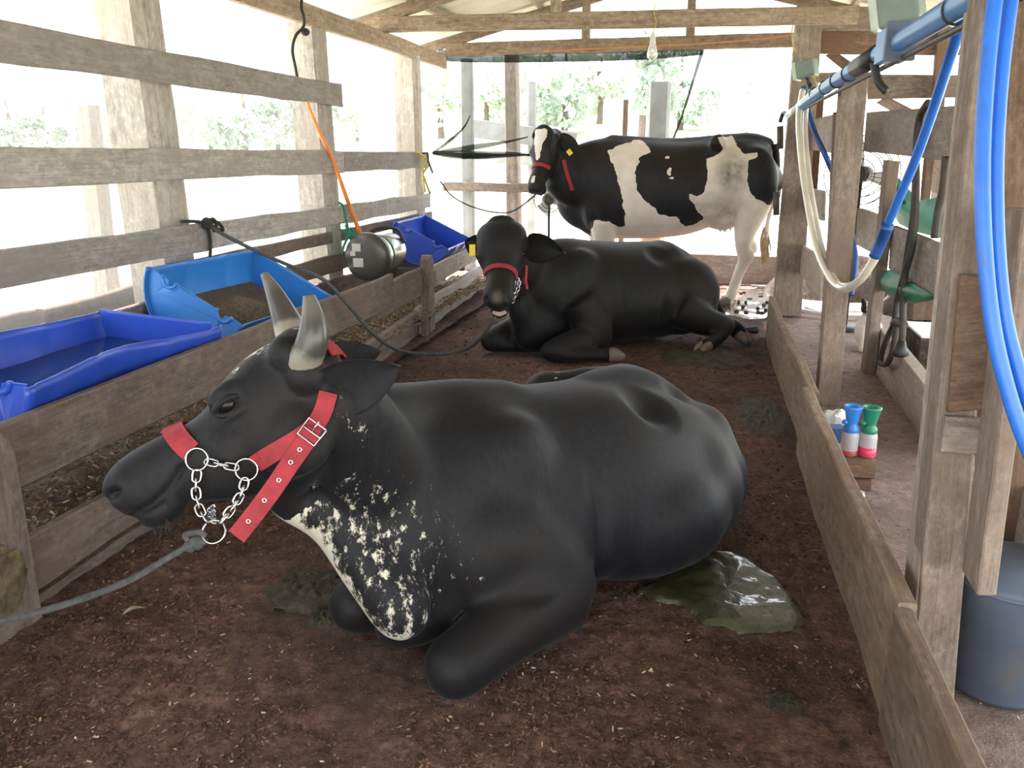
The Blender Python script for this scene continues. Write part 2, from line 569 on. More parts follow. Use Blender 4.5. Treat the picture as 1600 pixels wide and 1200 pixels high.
def tube(pts, r, n=10, steps=8, smoothed=True, cap=True):
    """tube along points; r number or list; returns verts, faces (world)"""
    rr = [r] * len(pts) if isinstance(r, (int, float)) else list(r)
    data = [tuple(p) + (q,) for p, q in zip(pts, rr)]
    data = catmull(data, steps) if smoothed else [np.array(d) for d in data]
    vs, fs = [], []
    up = None
    m = len(data)
    for i, d in enumerate(data):
        p = Vector(d[:3])
        a = Vector(data[max(0, i - 1)][:3])
        b = Vector(data[min(m - 1, i + 1)][:3])
        t = (b - a).normalized()
        if up is None:
            up = Vector((0, 0, 1)) if abs(t.z) < 0.9 else Vector((1, 0, 0))
        x = t.cross(up).normalized()
        up = x.cross(t).normalized()
        for k in range(n):
            an = 2 * PI * k / n
            vs.append(p + (x * math.cos(an) + up * math.sin(an)) * max(d[3], 1e-4))
    for i in range(m - 1):
        for k in range(n):
            fs.append((i * n + k, i * n + (k + 1) % n, (i + 1) * n + (k + 1) % n, (i + 1) * n + k))
    if cap:
        fs.append(tuple(range(n - 1, -1, -1)))
        fs.append(tuple((m - 1) * n + k for k in range(n)))
    return vs, fs


def tube_obj(name, pts, r, material, parent=None, n=10, steps=8, **kw):
    v, f = tube(pts, r, n, steps, **kw)
    return mesh_obj(name, v, f, material, parent)


def lathe(profile, origin, axis, n=28, closed=True):
    """revolve (radius, height) pairs about axis through origin"""
    ax = Vector(axis).normalized()
    R = frame(ax.orthogonal(), ax)
    x, y = R.col[0], R.col[1]
    o = Vector(origin)
    vs, fs = [], []
    for r, h in profile:
        for k in range(n):
            a = 2 * PI * k / n
            vs.append(o + ax * h + (x * math.cos(a) + y * math.sin(a)) * max(r, 1e-4))
    for i in range(len(profile) - 1):
        for k in range(n):
            fs.append((i * n + k, i * n + (k + 1) % n, (i + 1) * n + (k + 1) % n, (i + 1) * n + k))
    if closed:
        fs.append(tuple(range(n - 1, -1, -1)))
        fs.append(tuple((len(profile) - 1) * n + k for k in range(n)))
    return vs, fs


def join(*vf):
    vs, fs = [], []
    for v, f in vf:
        b = len(vs)
        vs += list(v)
        fs += [tuple(i + b for i in q) for q in f]
    return vs, fs


def box(lo, hi, R=None, o=None):
    c = [Vector((x, y, z)) for x in (lo[0], hi[0]) for y in (lo[1], hi[1]) for z in (lo[2], hi[2])]
    if R is not None:
        c = [R @ p for p in c]
    if o is not None:
        c = [p + Vector(o) for p in c]
    return c, [(0, 1, 3, 2), (4, 6, 7, 5), (0, 4, 5, 1), (2, 3, 7, 6), (0, 2, 6, 4), (1, 5, 7, 3)]


def ring_vf(c, nrm, R, r, n=20, m=7):
    """torus"""
    Fm = frame(Vector(nrm).orthogonal(), nrm)
    x, y, z = Fm.col[0], Fm.col[1], Fm.col[2]
    c = Vector(c)
    vs, fs = [], []
    for i in range(n):
        a = 2 * PI * i / n
        d = x * math.cos(a) + y * math.sin(a)
        for k in range(m):
            b = 2 * PI * k / m
            vs.append(c + d * (R + r * math.cos(b)) + z * (r * math.sin(b)))
    for i in range(n):
        for k in range(m):
            fs.append((i * m + k, ((i + 1) % n) * m + k, ((i + 1) % n) * m + (k + 1) % m, i * m + (k + 1) % m))
    return vs, fs


def link_vf(c, d, s, L, Wd, r, n=16, m=6):
    """oval chain link, long axis d, plane spanned by d and s"""
    d = Vector(d).normalized()
    s = (Vector(s) - d * Vector(s).dot(d)).normalized()
    z = d.cross(s)
    c = Vector(c)
    vs, fs = [], []
    for i in range(n):
        a = 2 * PI * i / n
        ca, sa = math.cos(a), math.sin(a)
        p = d * (ca * Wd / 2 + (L - Wd) / 2 * (1 if ca > 0 else -1) * min(1, abs(ca) * 3)) + s * (sa * Wd / 2)
        out = (d * ca + s * sa)
        for k in range(m):
            b = 2 * PI * k / m
            vs.append(c + p + out * (r * math.cos(b)) + z * (r * math.sin(b)))
    for i in range(n):
        for k in range(m):
            fs.append((i * m + k, ((i + 1) % n) * m + k, ((i + 1) % n) * m + (k + 1) % m, i * m + (k + 1) % m))
    return vs, fs


def chain(parent, pts, L, Wd, r, material, view=(0, -1, 0), name='chain_link'):
    P = [Vector(p) for p in catmull([tuple(p) for p in pts], 12)]
    tot = sum((P[i + 1] - P[i]).length for i in range(len(P) - 1))
    n = max(2, int(round(tot / (L * 0.64))))
    k, acc, i = 0, 0.0, 0
    for k in range(n):
        target = (k + 0.5) / n * tot
        acc = 0
        for i in range(len(P) - 1):
            s = (P[i + 1] - P[i]).length
            if acc + s >= target or i == len(P) - 2:
                break
            acc += s
        t = (target - acc) / max(s, 1e-6)
        c = P[i].lerp(P[i + 1], t)
        d = (P[i + 1] - P[i]).normalized()
        side = d.cross(Vector(view)).normalized()
        up = side.cross(d)
        sd = (side * 0.9 + up * 0.4) if k % 2 == 0 else (side * 0.35 - up * 0.9)
        v, f = link_vf(c, d, sd, L, Wd, r)
        mesh_obj(name, v, f, material, parent)


def grid_obj(name, x0, x1, y0, y1, nx, ny, fz, material, parent=None):
    vs, fs = [], []
    for j in range(ny + 1):
        for i in range(nx + 1):
            x = x0 + (x1 - x0) * i / nx
            y = y0 + (y1 - y0) * j / ny
            vs.append((x, y, fz(x, y)))
    for j in range(ny):
        for i in range(nx):
            a = j * (nx + 1) + i
            fs.append((a, a + 1, a + nx + 2, a + nx + 1))
    return mesh_obj(name, vs, fs, material, parent)


# ================================================================== THE SETTING
def fbm(x, y, s, o=4):
    return noise.fractal(Vector((x * s, y * s, 3.3)), 1.0, 2.0, o)


def floor_z(x, y):
    z = 0.012 * fbm(x, y, 1.6) + 0.010 * fbm(x + 9, y, 6)
    if y < 6:
        z += 0.008 * fbm(x, y + 5, 17, 3) + 0.006 * abs(fbm(x + 2, y, 33, 2))
    return z - 0.004


tag(grid_obj('floor', -2.12, 0.52, 1.0, 3.7, 210, 220, floor_z, M['bedding']), kind='structure')
tag(grid_obj('floor', -2.12, 0.52, 3.7, 9.75, 100, 220, floor_z, M['bedding']), kind='structure')
tag(grid_obj('floor', -2.12, 0.52, 0.3, 1.0, 100, 30, floor_z, M['bedding']), kind='structure')
fl2 = grid_obj('floor', -2.8, 0.52, -2.5, 0.3, 12, 12, lambda x, y: -0.004, M['bedding'])
tag(fl2, kind='structure')
tag(grid_obj('aisle_floor', 0.50, 3.4, -2.5, 9.9, 50, 150, lambda x, y: 0.012 * fbm(x, y, 2.2) + 0.006 * fbm(x, y, 11) - 0.012, M['aisle']), kind='structure')
tag(grid_obj('trough_floor', -2.9, -2.0, 0.3, 9.75, 14, 120, lambda x, y: 0.06 + 0.015 * fbm(x, y, 3), M['bedding']), kind='structure')


def hill(x, y):
    d = max(0.0, math.hypot(x, y - 4) - 13)
    k = min(1.0, max(0.22, (x + 36) / 26))
    return -0.09 + 0.105 * k * d * min(1, d / 12) + (0.05 * fbm(x, y, 0.35) if d < 30 else 0)


tag(grid_obj('ground', -75, 75, -40, 95, 110, 110, hill, M['grass']), kind='structure')

# ---------------------------------------------------------------- wall_left: open rail fence
wl = empty('wall_left', (-2.75, 3, 0), kind='structure')
for (y0, y1, z, w) in ((-1.8, 6.06, 1.825, 0.155), (-1.8, 6.03, 1.352, 0.158), (6.035, 8.02, 1.352, 0.150), (-1.8, 4.15, 0.965, 0.152), (4.16, 8.05, 0.965, 0.140)):
    plank('rail', (-2.705, y0, z), (-2.705, y1, z), w, 0.032, material=M['rail'], parent=wl, wob=0.012)
# round, weathered posts
def log_post(x, y, z0, z1, r0, r1, material, parent, lean=(0, 0), name='post', flat=0.82):
    vs, fs = [], []
    sd = random.random() * 50
    n, m = 14, 16
    for i in range(m + 1):
        t = i / m
        r = r0 + (r1 - r0) * t
        for k in range(n):
            a = 2 * PI * k / n
            q = max(abs(math.cos(a)), abs(math.sin(a)))
            rr = r * (1 / (q * flat + (1 - flat))) * (1 + 0.10 * noise.noise(Vector((sd + math.cos(a) * 1.3, math.sin(a) * 1.3, t * 3))))
            # local x runs up the post so the grain follows it
            vs.append((z0 + (z1 - z0) * t, math.sin(a) * rr + lean[1] * t, math.cos(a) * rr + lean[0] * t))
    for i in range(m):
        for k in range(n):
            fs.append((i * n + k, i * n + (k + 1) % n, (i + 1) * n + (k + 1) % n, (i + 1) * n + k))
    fs.append(tuple(range(n - 1, -1, -1)))
    fs.append(tuple(m * n + k for k in range(n)))
    Rm = Matrix(((0, 0, 1, x), (0, 1, 0, y), (1, 0, 0, 0), (0, 0, 0, 1)))
    return mesh_obj(name, vs, fs, material, parent, Rm, smooth=False)


log_post(-2.885, 4.05, -0.1, 2.34, 0.145, 0.135, M['fencepost'], wl, (-0.03, -0.06))
log_post(-2.87, 5.97, -0.1, 2.30, 0.135, 0.125, M['fencepost'], wl, (-0.01, -0.05))
log_post(-2.86, 7.98, -0.1, 2.30, 0.125, 0.115, M['fencepost'], wl, (0.0, -0.03))
log_post(-2.88, 1.6, -0.1, 2.30, 0.13, 0.125, M['fencepost'], wl)
for (y0, y1, z, w, x) in ((-1.5, 4.6, 0.60, 0.17, -2.74), (4.62, 8.3, 0.61, 0.13, -2.74), (3.9, 8.3, 0.80, 0.085, -2.77), (-1.5, 4.6, 0.30, 0.3, -2.75), (4.6, 8.3, 0.34, 0.3, -2.75)):
    plank('low_board', (x, y0, z), (x, y1, z), w, 0.03, material=M['trough'], parent=wl, wob=0.01)
# slab offcuts lying outside in the sun
plank('slab_offcut', (-3.16, 0.5, 0.56), (-3.16, 3.42, 0.60), 0.16, 0.05, material=M['orange'], parent=wl, wob=0.03)
plank('slab_offcut', (-3.12, 3.35, 0.60), (-3.12, 4.6, 0.63), 0.17, 0.05, material=M['orange'], parent=wl, wob=0.03)

# white shade net outside the left fence
def net(name, fn, nu, nv, material, label):
    vs, fs = [], []
    for j in range(nv + 1):
        for i in range(nu + 1):
            vs.append(fn(i / nu, j / nv))
    for j in range(nv):
        for i in range(nu):
            a = j * (nu + 1) + i
            fs.append((a, a + 1, a + nu + 2, a + nu + 1))
    o = mesh_obj(name, vs, fs, material)
    rebase(o, vs[0])
    return tag(o, label, 'net')


# stretched along y: rotate so that local x runs along the fence
def netfn(u, v):
    return Vector((-1.8 + u * 10.3, 0.02 * math.sin(u * 40) * (1 - v) + 0.015 * math.sin(v * 9 + u * 13), 0.05 + v * (1.72 + 0.05 * math.sin(u * 17))))


nv_, nf_ = [], []
for j in range(13):
    for i in range(101):
        nv_.append(netfn(i / 100, j / 12))
for j in range(12):
    for i in range(100):
        a = j * 101 + i
        nf_.append((a, a + 1, a + 102, a + 101))
o = mesh_obj('shade_net', nv_, nf_, M['whitenet'], None, Matrix.Translation((-3.06, 0, 0)) @ Matrix.Rotation(PI / 2, 4, 'Z'))
tag(o, 'white woven shade net stretched outside the left rail fence', 'net')

# ---------------------------------------------------------------- wall_back
YB = 9.62
wb = empty('wall_back', (-1, YB, 0), kind='structure')
a = gy(664, 291, YB)
plank('rail', (-3.05, YB, a.z), (0.75, YB, a.z - 0.03), 0.105, 0.05, material=M['post'], parent=wb)
b0 = gy(1150, 399, YB).z
plank('low_board', (-2.3, YB + 0.02, b0 / 2), (0.9, YB + 0.02, b0 / 2), b0, 0.045, material=M['postlight'], parent=wb)
p = gy(725, 90, YB)
log_post(p.x, YB + 0.12, -0.1, 2.45, 0.075, 0.07, M['concrete'], wb)
p = gy(800, 262, YB - 0.05)
log_post(p.x, YB + 0.13, -0.1, 2.62, 0.10, 0.075, M['postlight'], wb, (-0.05, 0))
# posts and planks of the yard beyond
yard = empty('yard_fence', (-2, 11.3, 0), 'grey plank fence of the yard seen through the black net', 'fence')
p = gy(832, 128, 11.3)
log_post(p.x, 11.3, -0.1, p.z, 0.055, 0.055, M['concrete'], yard)
p0, p1 = gy(735, 200, 11.2), gy(900, 222, 11.2)
plank('plank', p0, p1, 0.24, 0.03, material=M['concrete'], parent=yard)
p0, p1 = gy(735, 246, 11.2), gy(900, 252, 11.2)
plank('plank', p0, p1, 0.14, 0.03, material=M['concrete'], parent=yard)
p = gy(978, 156, 10.6)
st = log_post(p.x, 10.6, -0.1, p.z, 0.036, 0.032, M['reddish'], None, name='stake')
tag(st, 'thin reddish wooden stake standing behind the standing cow', 'stake')
p = gy(1032, 129, 10.3)
gp = empty('yard_post', (p.x, 10.3, -0.1), 'thick grey post behind the back of the standing cow', 'post')
log_post(p.x, 10.3, -0.1, p.z, 0.125, 0.122, M['concrete'], gp, name='shaft')
log_post(p.x - 0.02, 10.27, -0.1, 0.95, 0.145, 0.14, M['brick'], gp, name='footing')
p = gy(128, 165, 7.0)
px = gx(128, 165, -4.6)
op = log_post(px.x, px.y, -0.1, px.z, 0.085, 0.07, M['postlight'], None, name='outdoor_post', lean=(0.05, 0))
tag(op, 'leaning wooden post out in the sun beyond the white net', 'post')

# ---------------------------------------------------------------- ceiling: gable roof
ce = empty('ceiling', (-0.5, 4, 2.4), kind='structure')
EAVX, RDX = -3.05, -0.45
RISE = 0.245


def roof_z(x):
    return 2.53 + (x + 2.78) * RISE if x < RDX else 2.53 + (RDX + 2.78) * RISE - (x - RDX) * RISE


plank('top_plate', (-2.78, -2.3, 2.335), (-2.78, 8.86, 2.335), 0.135, 0.06, material=M['beam'], parent=ce, wob=0.01)
plank('top_plate', (0.74, -2.3, 2.36), (0.74, 5.0, 2.36), 0.12, 0.08, material=M['beam'], parent=ce, wob=0.01)
for y in (1.2, 4.2, 7.1):
    plank('tie_beam', (-2.85, y, 2.455), (1.0, y, 2.405), 0.125, 0.06, material=M['beam'], parent=ce)
plank('tie_beam', (-2.75, 8.85, 2.45), (1.3, 8.85, 2.45), 0.13, 0.06, material=M['beam'], parent=ce)
for y in (-1.2, 1.2, 4.2, 7.1, 8.85):
    plank('rafter', (EAVX, y, roof_z(EAVX) - 0.02), (RDX, y, roof_z(RDX) - 0.02), 0.10, 0.05, material=M['beam'], parent=ce)
    plank('rafter', (RDX, y, roof_z(RDX) - 0.02), (3.0, y, roof_z(3.0) - 0.02), 0.10, 0.05, material=M['beam'], parent=ce)
for x in (-2.5, -1.75, -1.05, 0.2, 1.2, 2.2):
    plank('purlin', (x, -2.4, roof_z(x) + 0.045), (x, 9.1, roof_z(x) + 0.045), 0.05, 0.05, material=M['beam'], parent=ce)
p = gy(869, 10, 7.1)
plank('king_post', (p.x, 7.1, 2.45), (p.x, 7.1, roof_z(p.x)), 0.085, 0.05, up=(1, 0, 0), material=M['beam'], parent=ce)
for u in (916, 1079):
    p = gy(u, 40, 8.85)
    plank('king_post', (p.x, 8.85, 2.48), (p.x, 8.85, roof_z(p.x)), 0.085, 0.05, up=(1, 0, 0), material=M['beam'], parent=ce)
# corrugated sheets, one mesh for all
def sheet_mesh(x0, x1, wy):
    n = 54
    vs, fs = [], []
    for k, x in enumerate((x0, (x0 + x1) / 2, x1)):
        for i in range(n + 1):
            vs.append((x, i / n * wy, roof_z(x) + 0.085 + 0.013 * math.sin(i / n * wy / 0.076 * 2 * PI)))
    for k in range(2):
        for i in range(n):
            a = k * (n + 1) + i
            fs.append((a, a + 1, a + n + 2, a + n + 1))
    return vs, fs


for (x0, x1) in ((-3.3, RDX + 0.05), (RDX - 0.05, 3.3)):
    v, f = sheet_mesh(x0, x1, 0.95)
    first = None
    for i in range(13):
        if first is None:
            first = mesh_obj('roof_sheet', v, f, M['roofsheet'], ce, Matrix.Translation((0, -2.5 + 0.9 * i, 0.0)))
            sm = first.modifiers.new('thick', 'SOLIDIFY')
            sm.thickness = 0.006
        else:
            c = first.copy()
            link(c, ce, Matrix.Translation((0, -2.5 + 0.9 * i, 0.004 * (i % 2))))

# black net hanging from the back tie beam
YN = 8.95
def bnet(u, v):
    top = gy(690 + u * 405, 90 - 6 * u, YN)
    bot = gy(684 + u * 366, 236 - 8 * math.sin(u * PI) * 0.5 + (18 * u * (1 - u)) - u * 10 + 6 * math.sin(u * 21), YN)
    p = top.lerp(bot, v)
    p.y += 0.06 * math.sin(u * 19 + v * 3) * v + 0.1 * v
    return p


net('shade_net', bnet, 60, 14, M['blacknet'], 'sheer black shade net hanging from the back tie beam')
# rolled hem on the beam and gathered folds running to the corner post
gathered = empty('net_gather', gy(684, 240, YN), 'bunched black net hem rolled along the back beam and knotted at the corner post', 'net')
tube_obj('rolled_hem', [gy(686, 86, YN - 0.06), gy(760, 90, YN - 0.06), gy(900, 89, YN - 0.06), gy(1010, 84, YN - 0.06), gy(1098, 76, YN - 0.06)], [0.06, 0.05, 0.045, 0.055, 0.06], M['blacknetdense'], gathered, n=10)
for pts, r in (((((676, 239), (720, 242), (800, 240), (832, 243))), (0.02, 0.045, 0.018, 0.012)), (((676, 239), (740, 230), (790, 222), (825, 214)), (0.015, 0.03, 0.014, 0.006)), (((676, 239), (700, 222), (724, 200), (735, 180)), (0.012, 0.016, 0.01, 0.005)), (((678, 240), (740, 244), (800, 243), (832, 241)), (0.012, 0.03, 0.014, 0.01)), (((1098, 78), (1085, 120), (1066, 180), (1050, 222)), (0.02, 0.014, 0.01, 0.008))):
    tube_obj('net_fold', [gy(u, v, YN - 0.03) for u, v in pts], list(r), M['blacknetdense'], gathered, n=8)

# ---------------------------------------------------------------- wall_right: kick boards, posts and stall rails
wr = empty('wall_right', (0.7, 4, 0), kind='structure')
plank('kick_board', (0.525, 6.75, 0.165), (0.53, 3.95, 0.165), 0.335, 0.045, material=M['kick'], parent=wr, wob=0.012)
plank('kick_board', (0.51, 4.02, 0.165), (0.53, 1.99, 0.170), 0.345, 0.045, material=M['kick'], parent=wr, wob=0.02)
plank('kick_board', (0.525, 1.98, 0.165), (0.52, 0.25, 0.165), 0.345, 0.045, material=M['kick'], parent=wr, wob=0.016)
qboard('post', 'y', 7.75, [(1208, 493), (1246, 8), (1287, 8), (1252, 493)], 0.16, M['post'], wr)
qboard('post', 'y', 4.95, [(1276, 640), (1317, 116), (1358, 112), (1311, 640)], 0.13, M['post'], wr)
qboard('cleat', 'y', 5.15, [(1291, 445), (1303, 175), (1312, 175), (1303, 445)], 0.05, M['reddish'], wr)
qboard('cleat', 'y', 5.10, [(1296, 500), (1304, 440), (1330, 440), (1322, 500)], 0.04, M['reddish'], wr)
qboard('post', 'y', 2.13, [(1420, 1100), (1538, -60), (1584, -60), (1491, 1100)], 0.105, M['post'], wr)
qboard('face_board', 'x', gy(1420, 1100, 2.13).x - 0.016, [(1398, 1040), (1514, -60), (1540, -60), (1420, 1040)], 0.015, M['postlight'], wr)
qboard('cleat', 'y', 2.108, [(1481, 645), (1536, 640), (1546, 432), (1502, 430)], 0.02, M['reddish'], wr)
qboard('cleat', 'y', 2.108, [(1470, 708), (1529, 712), (1535, 655), (1478, 650)], 0.02, M['postlight'], wr)
qboard('post', 'y', 1.97, [(1528, 930), (1600, 330), (1640, 330), (1557, 930)], 0.13, M['post'], wr)
qboard('post', 'y', 2.5, [(1545, 900), (1572, -60), (1680, -60), (1655, 900)], 0.16, M['reddish'], wr)
qboard('rail', 'x', 0.93, [(1566, 858), (1680, 985), (1680, 820), (1584, 748)], 0.035, M['postlight'], wr)
# rails between the far post and the middle post
qboard('rail', 'x', 0.82, [(1252, 231), (1303, 240), (1303, 178), (1255, 190)], 0.03, M['postlight'], wr)
qboard('rail', 'x', 0.82, [(1243, 323), (1283, 345), (1284, 298), (1246, 290)], 0.03, M['postlight'], wr)
qboard('rail', 'x', 0.82, [(1237, 410), (1281, 470), (1283, 402), (1241, 376)], 0.03, M['postlight'], wr)
# end wall of the aisle
we = empty('wall_aisle_end', (1.3, 7.9, 0), kind='structure')
qboard('plank', 'y', 7.78, [(1246, 47), (1420, 50), (1424, 8), (1246, 12)], 0.035, M['post'], we)
qboard('plank', 'y', 7.92, [(1276, 84), (1510, 86), (1512, 50), (1280, 47)], 0.035, M['reddish'], we)
qboard('plank', 'y', 8.0, [(1356, 155), (1500, 152), (1500, 117), (1356, 116)], 0.035, M['post'], we)
qboard('plank', 'y', 8.0, [(1270, 130), (1312, 128), (1312, 112), (1272, 114)], 0.035, M['post'], we)
qboard('post', 'y', 7.85, [(1452, 250), (1466, 40), (1484, 40), (1471, 250)], 0.08, M['reddish'], we)
qboard('brace', 'y', 8.05, [(1290, 86), (1330, 118), (1352, 112), (1306, 80)], 0.05, M['reddish'], we)
qboard('brace', 'y', 8.05, [(1370, 160), (1440, 200), (1448, 182), (1386, 150)], 0.05, M['post'], we)
qboard('stud', 'y', 7.95, [(1262, 330), (1276, 150), (1288, 150), (1275, 330)], 0.08, M['orange'], we)

# inner stall row beyond the aisle
wi = empty('wall_inner', (1.15, 5, 0), kind='structure')
qboard('rail', 'x', 1.15, [(1349, 236), (1497, 254), (1512, 164), (1354, 175)], 0.035, M['postlight'], wi)
qboard('rail', 'x', 1.15, [(1388, 420), (1468, 472), (1480, 386), (1393, 352)], 0.035, M['postlight'], wi)
qboard('rail', 'x', 1.15, [(1337, 382), (1370, 400), (1373, 336), (1340, 325)], 0.035, M['postlight'], wi)
qboard('low_board', 'x', 1.15, [(1364, 593), (1470, 738), (1474, 640), (1374, 512)], 0.075, M['postlight'], wi)
qboard('post', 'y', 5.75, [(1350, 588), (1387, 250), (1406, 252), (1367, 590)], 0.14, M['post'], wi)
qboard('post', 'y', 6.6, [(1440, 330), (1448, 235), (1462, 236), (1452, 330)], 0.08, M['reddish'], wi)
qboard('board', 'x', 1.9, [(1455, 300), (1530, 320), (1530, 240), (1458, 238)], 0.03, M['reddish'], wi)
qboard('board', 'x', 1.9, [(1452, 360), (1530, 380), (1530, 320), (1455, 298)], 0.03, M['postlight'], wi)
qboard('stud', 'y', 6.9, [(1424, 500), (1430, 455), (1465, 455), (1459, 500)], 0.1, M['reddish'], wi)

# ---------------------------------------------------------------- trees on the hillside
def tree_mesh(seed, n, rx, rz):
    r = np.random.default_rng(seed)
    lumps = [(r.normal(0, rx * 0.5, 2), rz * (0.25 + 0.7 * r.random()), rx * (0.3 + 0.3 * r.random())) for _ in range(9)]
    vs, fs = [], []
    for i in range(n):
        (c, z, rad) = lumps[int(r.integers(0, len(lumps)))]
        d = r.normal(0, 1, 3)
        d /= np.linalg.norm(d)
        p = np.array([c[0], c[1], z + 0.1]) + d * rad * (0.55 + 0.45 * r.random() ** 0.4)
        a = r.normal(0, 1, 3)
        a /= np.linalg.norm(a)
        b = np.cross(a, r.normal(0, 1, 3))
        b /= np.linalg.norm(b)
        s = 0.17 + 0.15 * r.random()
        k = len(vs)
        vs += [p - a * s, p + b * s * 0.5, p + a * s, p - b * s * 0.5]
        fs.append((k, k + 1, k + 2, k + 3))
    return vs, fs


protos = []
for i, (rx, rz) in enumerate(((2.0, 4.0), (2.6, 3.6), (1.6, 5.0))):
    v, f = tree_mesh(20 + i, 1700, rx, rz)
    me = bpy.data.meshes.new('crown')
    me.from_pydata([tuple(map(float, q)) for q in v], [], f)
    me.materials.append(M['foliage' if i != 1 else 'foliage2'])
    tv, tf = tube([(0, 0, -0.5), (0.1, 0, 1.2), (0, 0.1, 2.6), (0.1, 0, rz)], [0.2, 0.16, 0.12, 0.05], n=7, steps=2)
    mt = bpy.data.meshes.new('trunk')
    mt.from_pydata([tuple(q) for q in tv], [], tf)
    mt.materials.append(M['post'])
    protos.append((me, mt))


def tree(u, v, dist, k, sc, label, group=None):
    d = ray(u, v)
    d = Vector((d.x, d.y, 0)).normalized() * dist
    loc = Vector((d.x, d.y, hill(d.x, d.y)))
    t = empty('tree', loc, label, 'tree', group)
    Rm = Matrix.Translation(loc) @ Matrix.Rotation(random.random() * 6, 4, 'Z') @ Matrix.Scale(sc, 4)
    for nm, me in zip(('crown', 'trunk'), protos[k]):
        o = bpy.data.objects.new(nm, me)
        link(o, t, Rm)


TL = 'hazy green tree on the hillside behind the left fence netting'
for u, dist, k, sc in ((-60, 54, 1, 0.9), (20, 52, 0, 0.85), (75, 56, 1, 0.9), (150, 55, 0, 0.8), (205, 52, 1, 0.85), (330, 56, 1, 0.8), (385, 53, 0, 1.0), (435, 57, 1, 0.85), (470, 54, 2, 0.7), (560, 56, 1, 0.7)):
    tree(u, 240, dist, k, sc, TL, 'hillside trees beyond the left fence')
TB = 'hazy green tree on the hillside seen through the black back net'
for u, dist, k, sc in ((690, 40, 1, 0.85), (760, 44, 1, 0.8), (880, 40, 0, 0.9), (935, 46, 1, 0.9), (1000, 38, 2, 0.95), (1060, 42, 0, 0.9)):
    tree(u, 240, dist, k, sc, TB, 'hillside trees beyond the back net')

# ================================================================== COWS
def loft(rings, n=28, steps=4, up=(0, 0, 1), lateral=None):
    """closed skin through rings (x,y,z, halfwidth, up, down[, widest]); cross sections are eggs.
    widest in -1..1 shifts where the section is broadest (up or down)."""
    rings = [tuple(r) if len(r) == 7 else tuple(r) + (0.0,) for r in rings]
    data = catmull(rings, steps)
    vs, fs = [], []
    m = len(data)
    upv = Vector(up)
    for i, d in enumerate(data):
        p = Vector(d[:3])
        t = (Vector(data[min(m - 1, i + 1)][:3]) - Vector(data[max(0, i - 1)][:3])).normalized()
        lat = Vector(lateral).normalized() if lateral is not None else upv.cross(t).normalized()
        u = t.cross(lat).normalized()
        if u.dot(upv) < 0:
            u = -u
        w, hu, hd, k = max(d[3], 0.004), max(d[4], 0.004), max(d[5], 0.004), d[6]
        for j in range(n):
            a = 2 * PI * j / n
            c, s = math.cos(a), math.sin(a)
            ww = w * (1 + k * s * 0.5)
            vs.append(p + lat * (c * ww) + u * (s * (hu if s > 0 else hd)))
    for i in range(m - 1):
        for j in range(n):
            fs.append((i * n + j, i * n + (j + 1) % n, (i + 1) * n + (j + 1) % n, (i + 1) * n + j))
    fs.append(tuple(range(n - 1, -1, -1)))
    fs.append(tuple((m - 1) * n + j for j in range(n)))
    return vs, fs


def ball(c, r, R=None, n=16):
    vs, fs = [], []
    c = Vector(c)
    r = Vector(r) if not isinstance(r, (int, float)) else Vector((r, r, r))
    for i in range(n + 1):
        th = PI * (i + 0.001) / (n + 0.002)
        for j in range(n):
            ph = 2 * PI * j / n
            d = Vector((math.sin(th) * math.cos(ph) * r.x, math.sin(th) * math.sin(ph) * r.y, math.cos(th) * r.z))
            if R is not None:
                d = R @ d
            vs.append(c + d)
    for i in range(n):
        for j in range(n):
            fs.append((i * n + j, i * n + (j + 1) % n, (i + 1) * n + (j + 1) % n, (i + 1) * n + j))
    fs.append(tuple(range(n - 1, -1, -1)))
    fs.append(tuple(n * n + j for j in range(n)))
    return vs, fs


def limb(pts, n=16, steps=5):
    v = tube([p[:3] for p in pts], [p[3] for p in pts], n=n, steps=steps)
    return join(v, ball(pts[-1][:3], pts[-1][3] * 0.985, None, 12))


def fuse(parts, voxel=0.011, it=7, factor=0.5):
    """one continuous skin from overlapping closed volumes"""
    v, f = join(*parts)
    me = bpy.data.meshes.new('tmp')
    me.from_pydata([tuple(p) for p in v], [], f)
    bm = bmesh.new()
    bm.from_mesh(me)
    bmesh.ops.recalc_face_normals(bm, faces=bm.faces)
    bm.to_mesh(me)
    bm.free()
    o = bpy.data.objects.new('tmp', me)
    COL.objects.link(o)
    r = o.modifiers.new('r', 'REMESH')
    r.mode = 'VOXEL'
    r.voxel_size = voxel
    s = o.modifiers.new('s', 'SMOOTH')
    s.iterations = it
    s.factor = factor
    dg = bpy.context.evaluated_depsgraph_get()
    out = bpy.data.meshes.new_from_object(o.evaluated_get(dg))
    bpy.data.objects.remove(o)
    bpy.data.meshes.remove(me)
    return out


def relax(me, weight, it=20, f=0.5):
    """Laplacian relaxing of the skin, per-vertex weight"""
    n = len(me.vertices)
    e = np.empty(len(me.edges) * 2, dtype=np.int32)
    me.edges.foreach_get('vertices', e)
    e = e.reshape(-1, 2)
    co = co_array(me)
    deg = np.bincount(e.ravel(), minlength=n).astype(float)[:, None]
    w = (np.asarray(weight) * f)[:, None]
    for _ in range(it):
        acc = np.empty_like(co)
        for k in range(3):
            acc[:, k] = np.bincount(e[:, 0], co[e[:, 1], k], n) + np.bincount(e[:, 1], co[e[:, 0], k], n)
        co = co + (acc / deg - co) * w
    set_co(me, co)


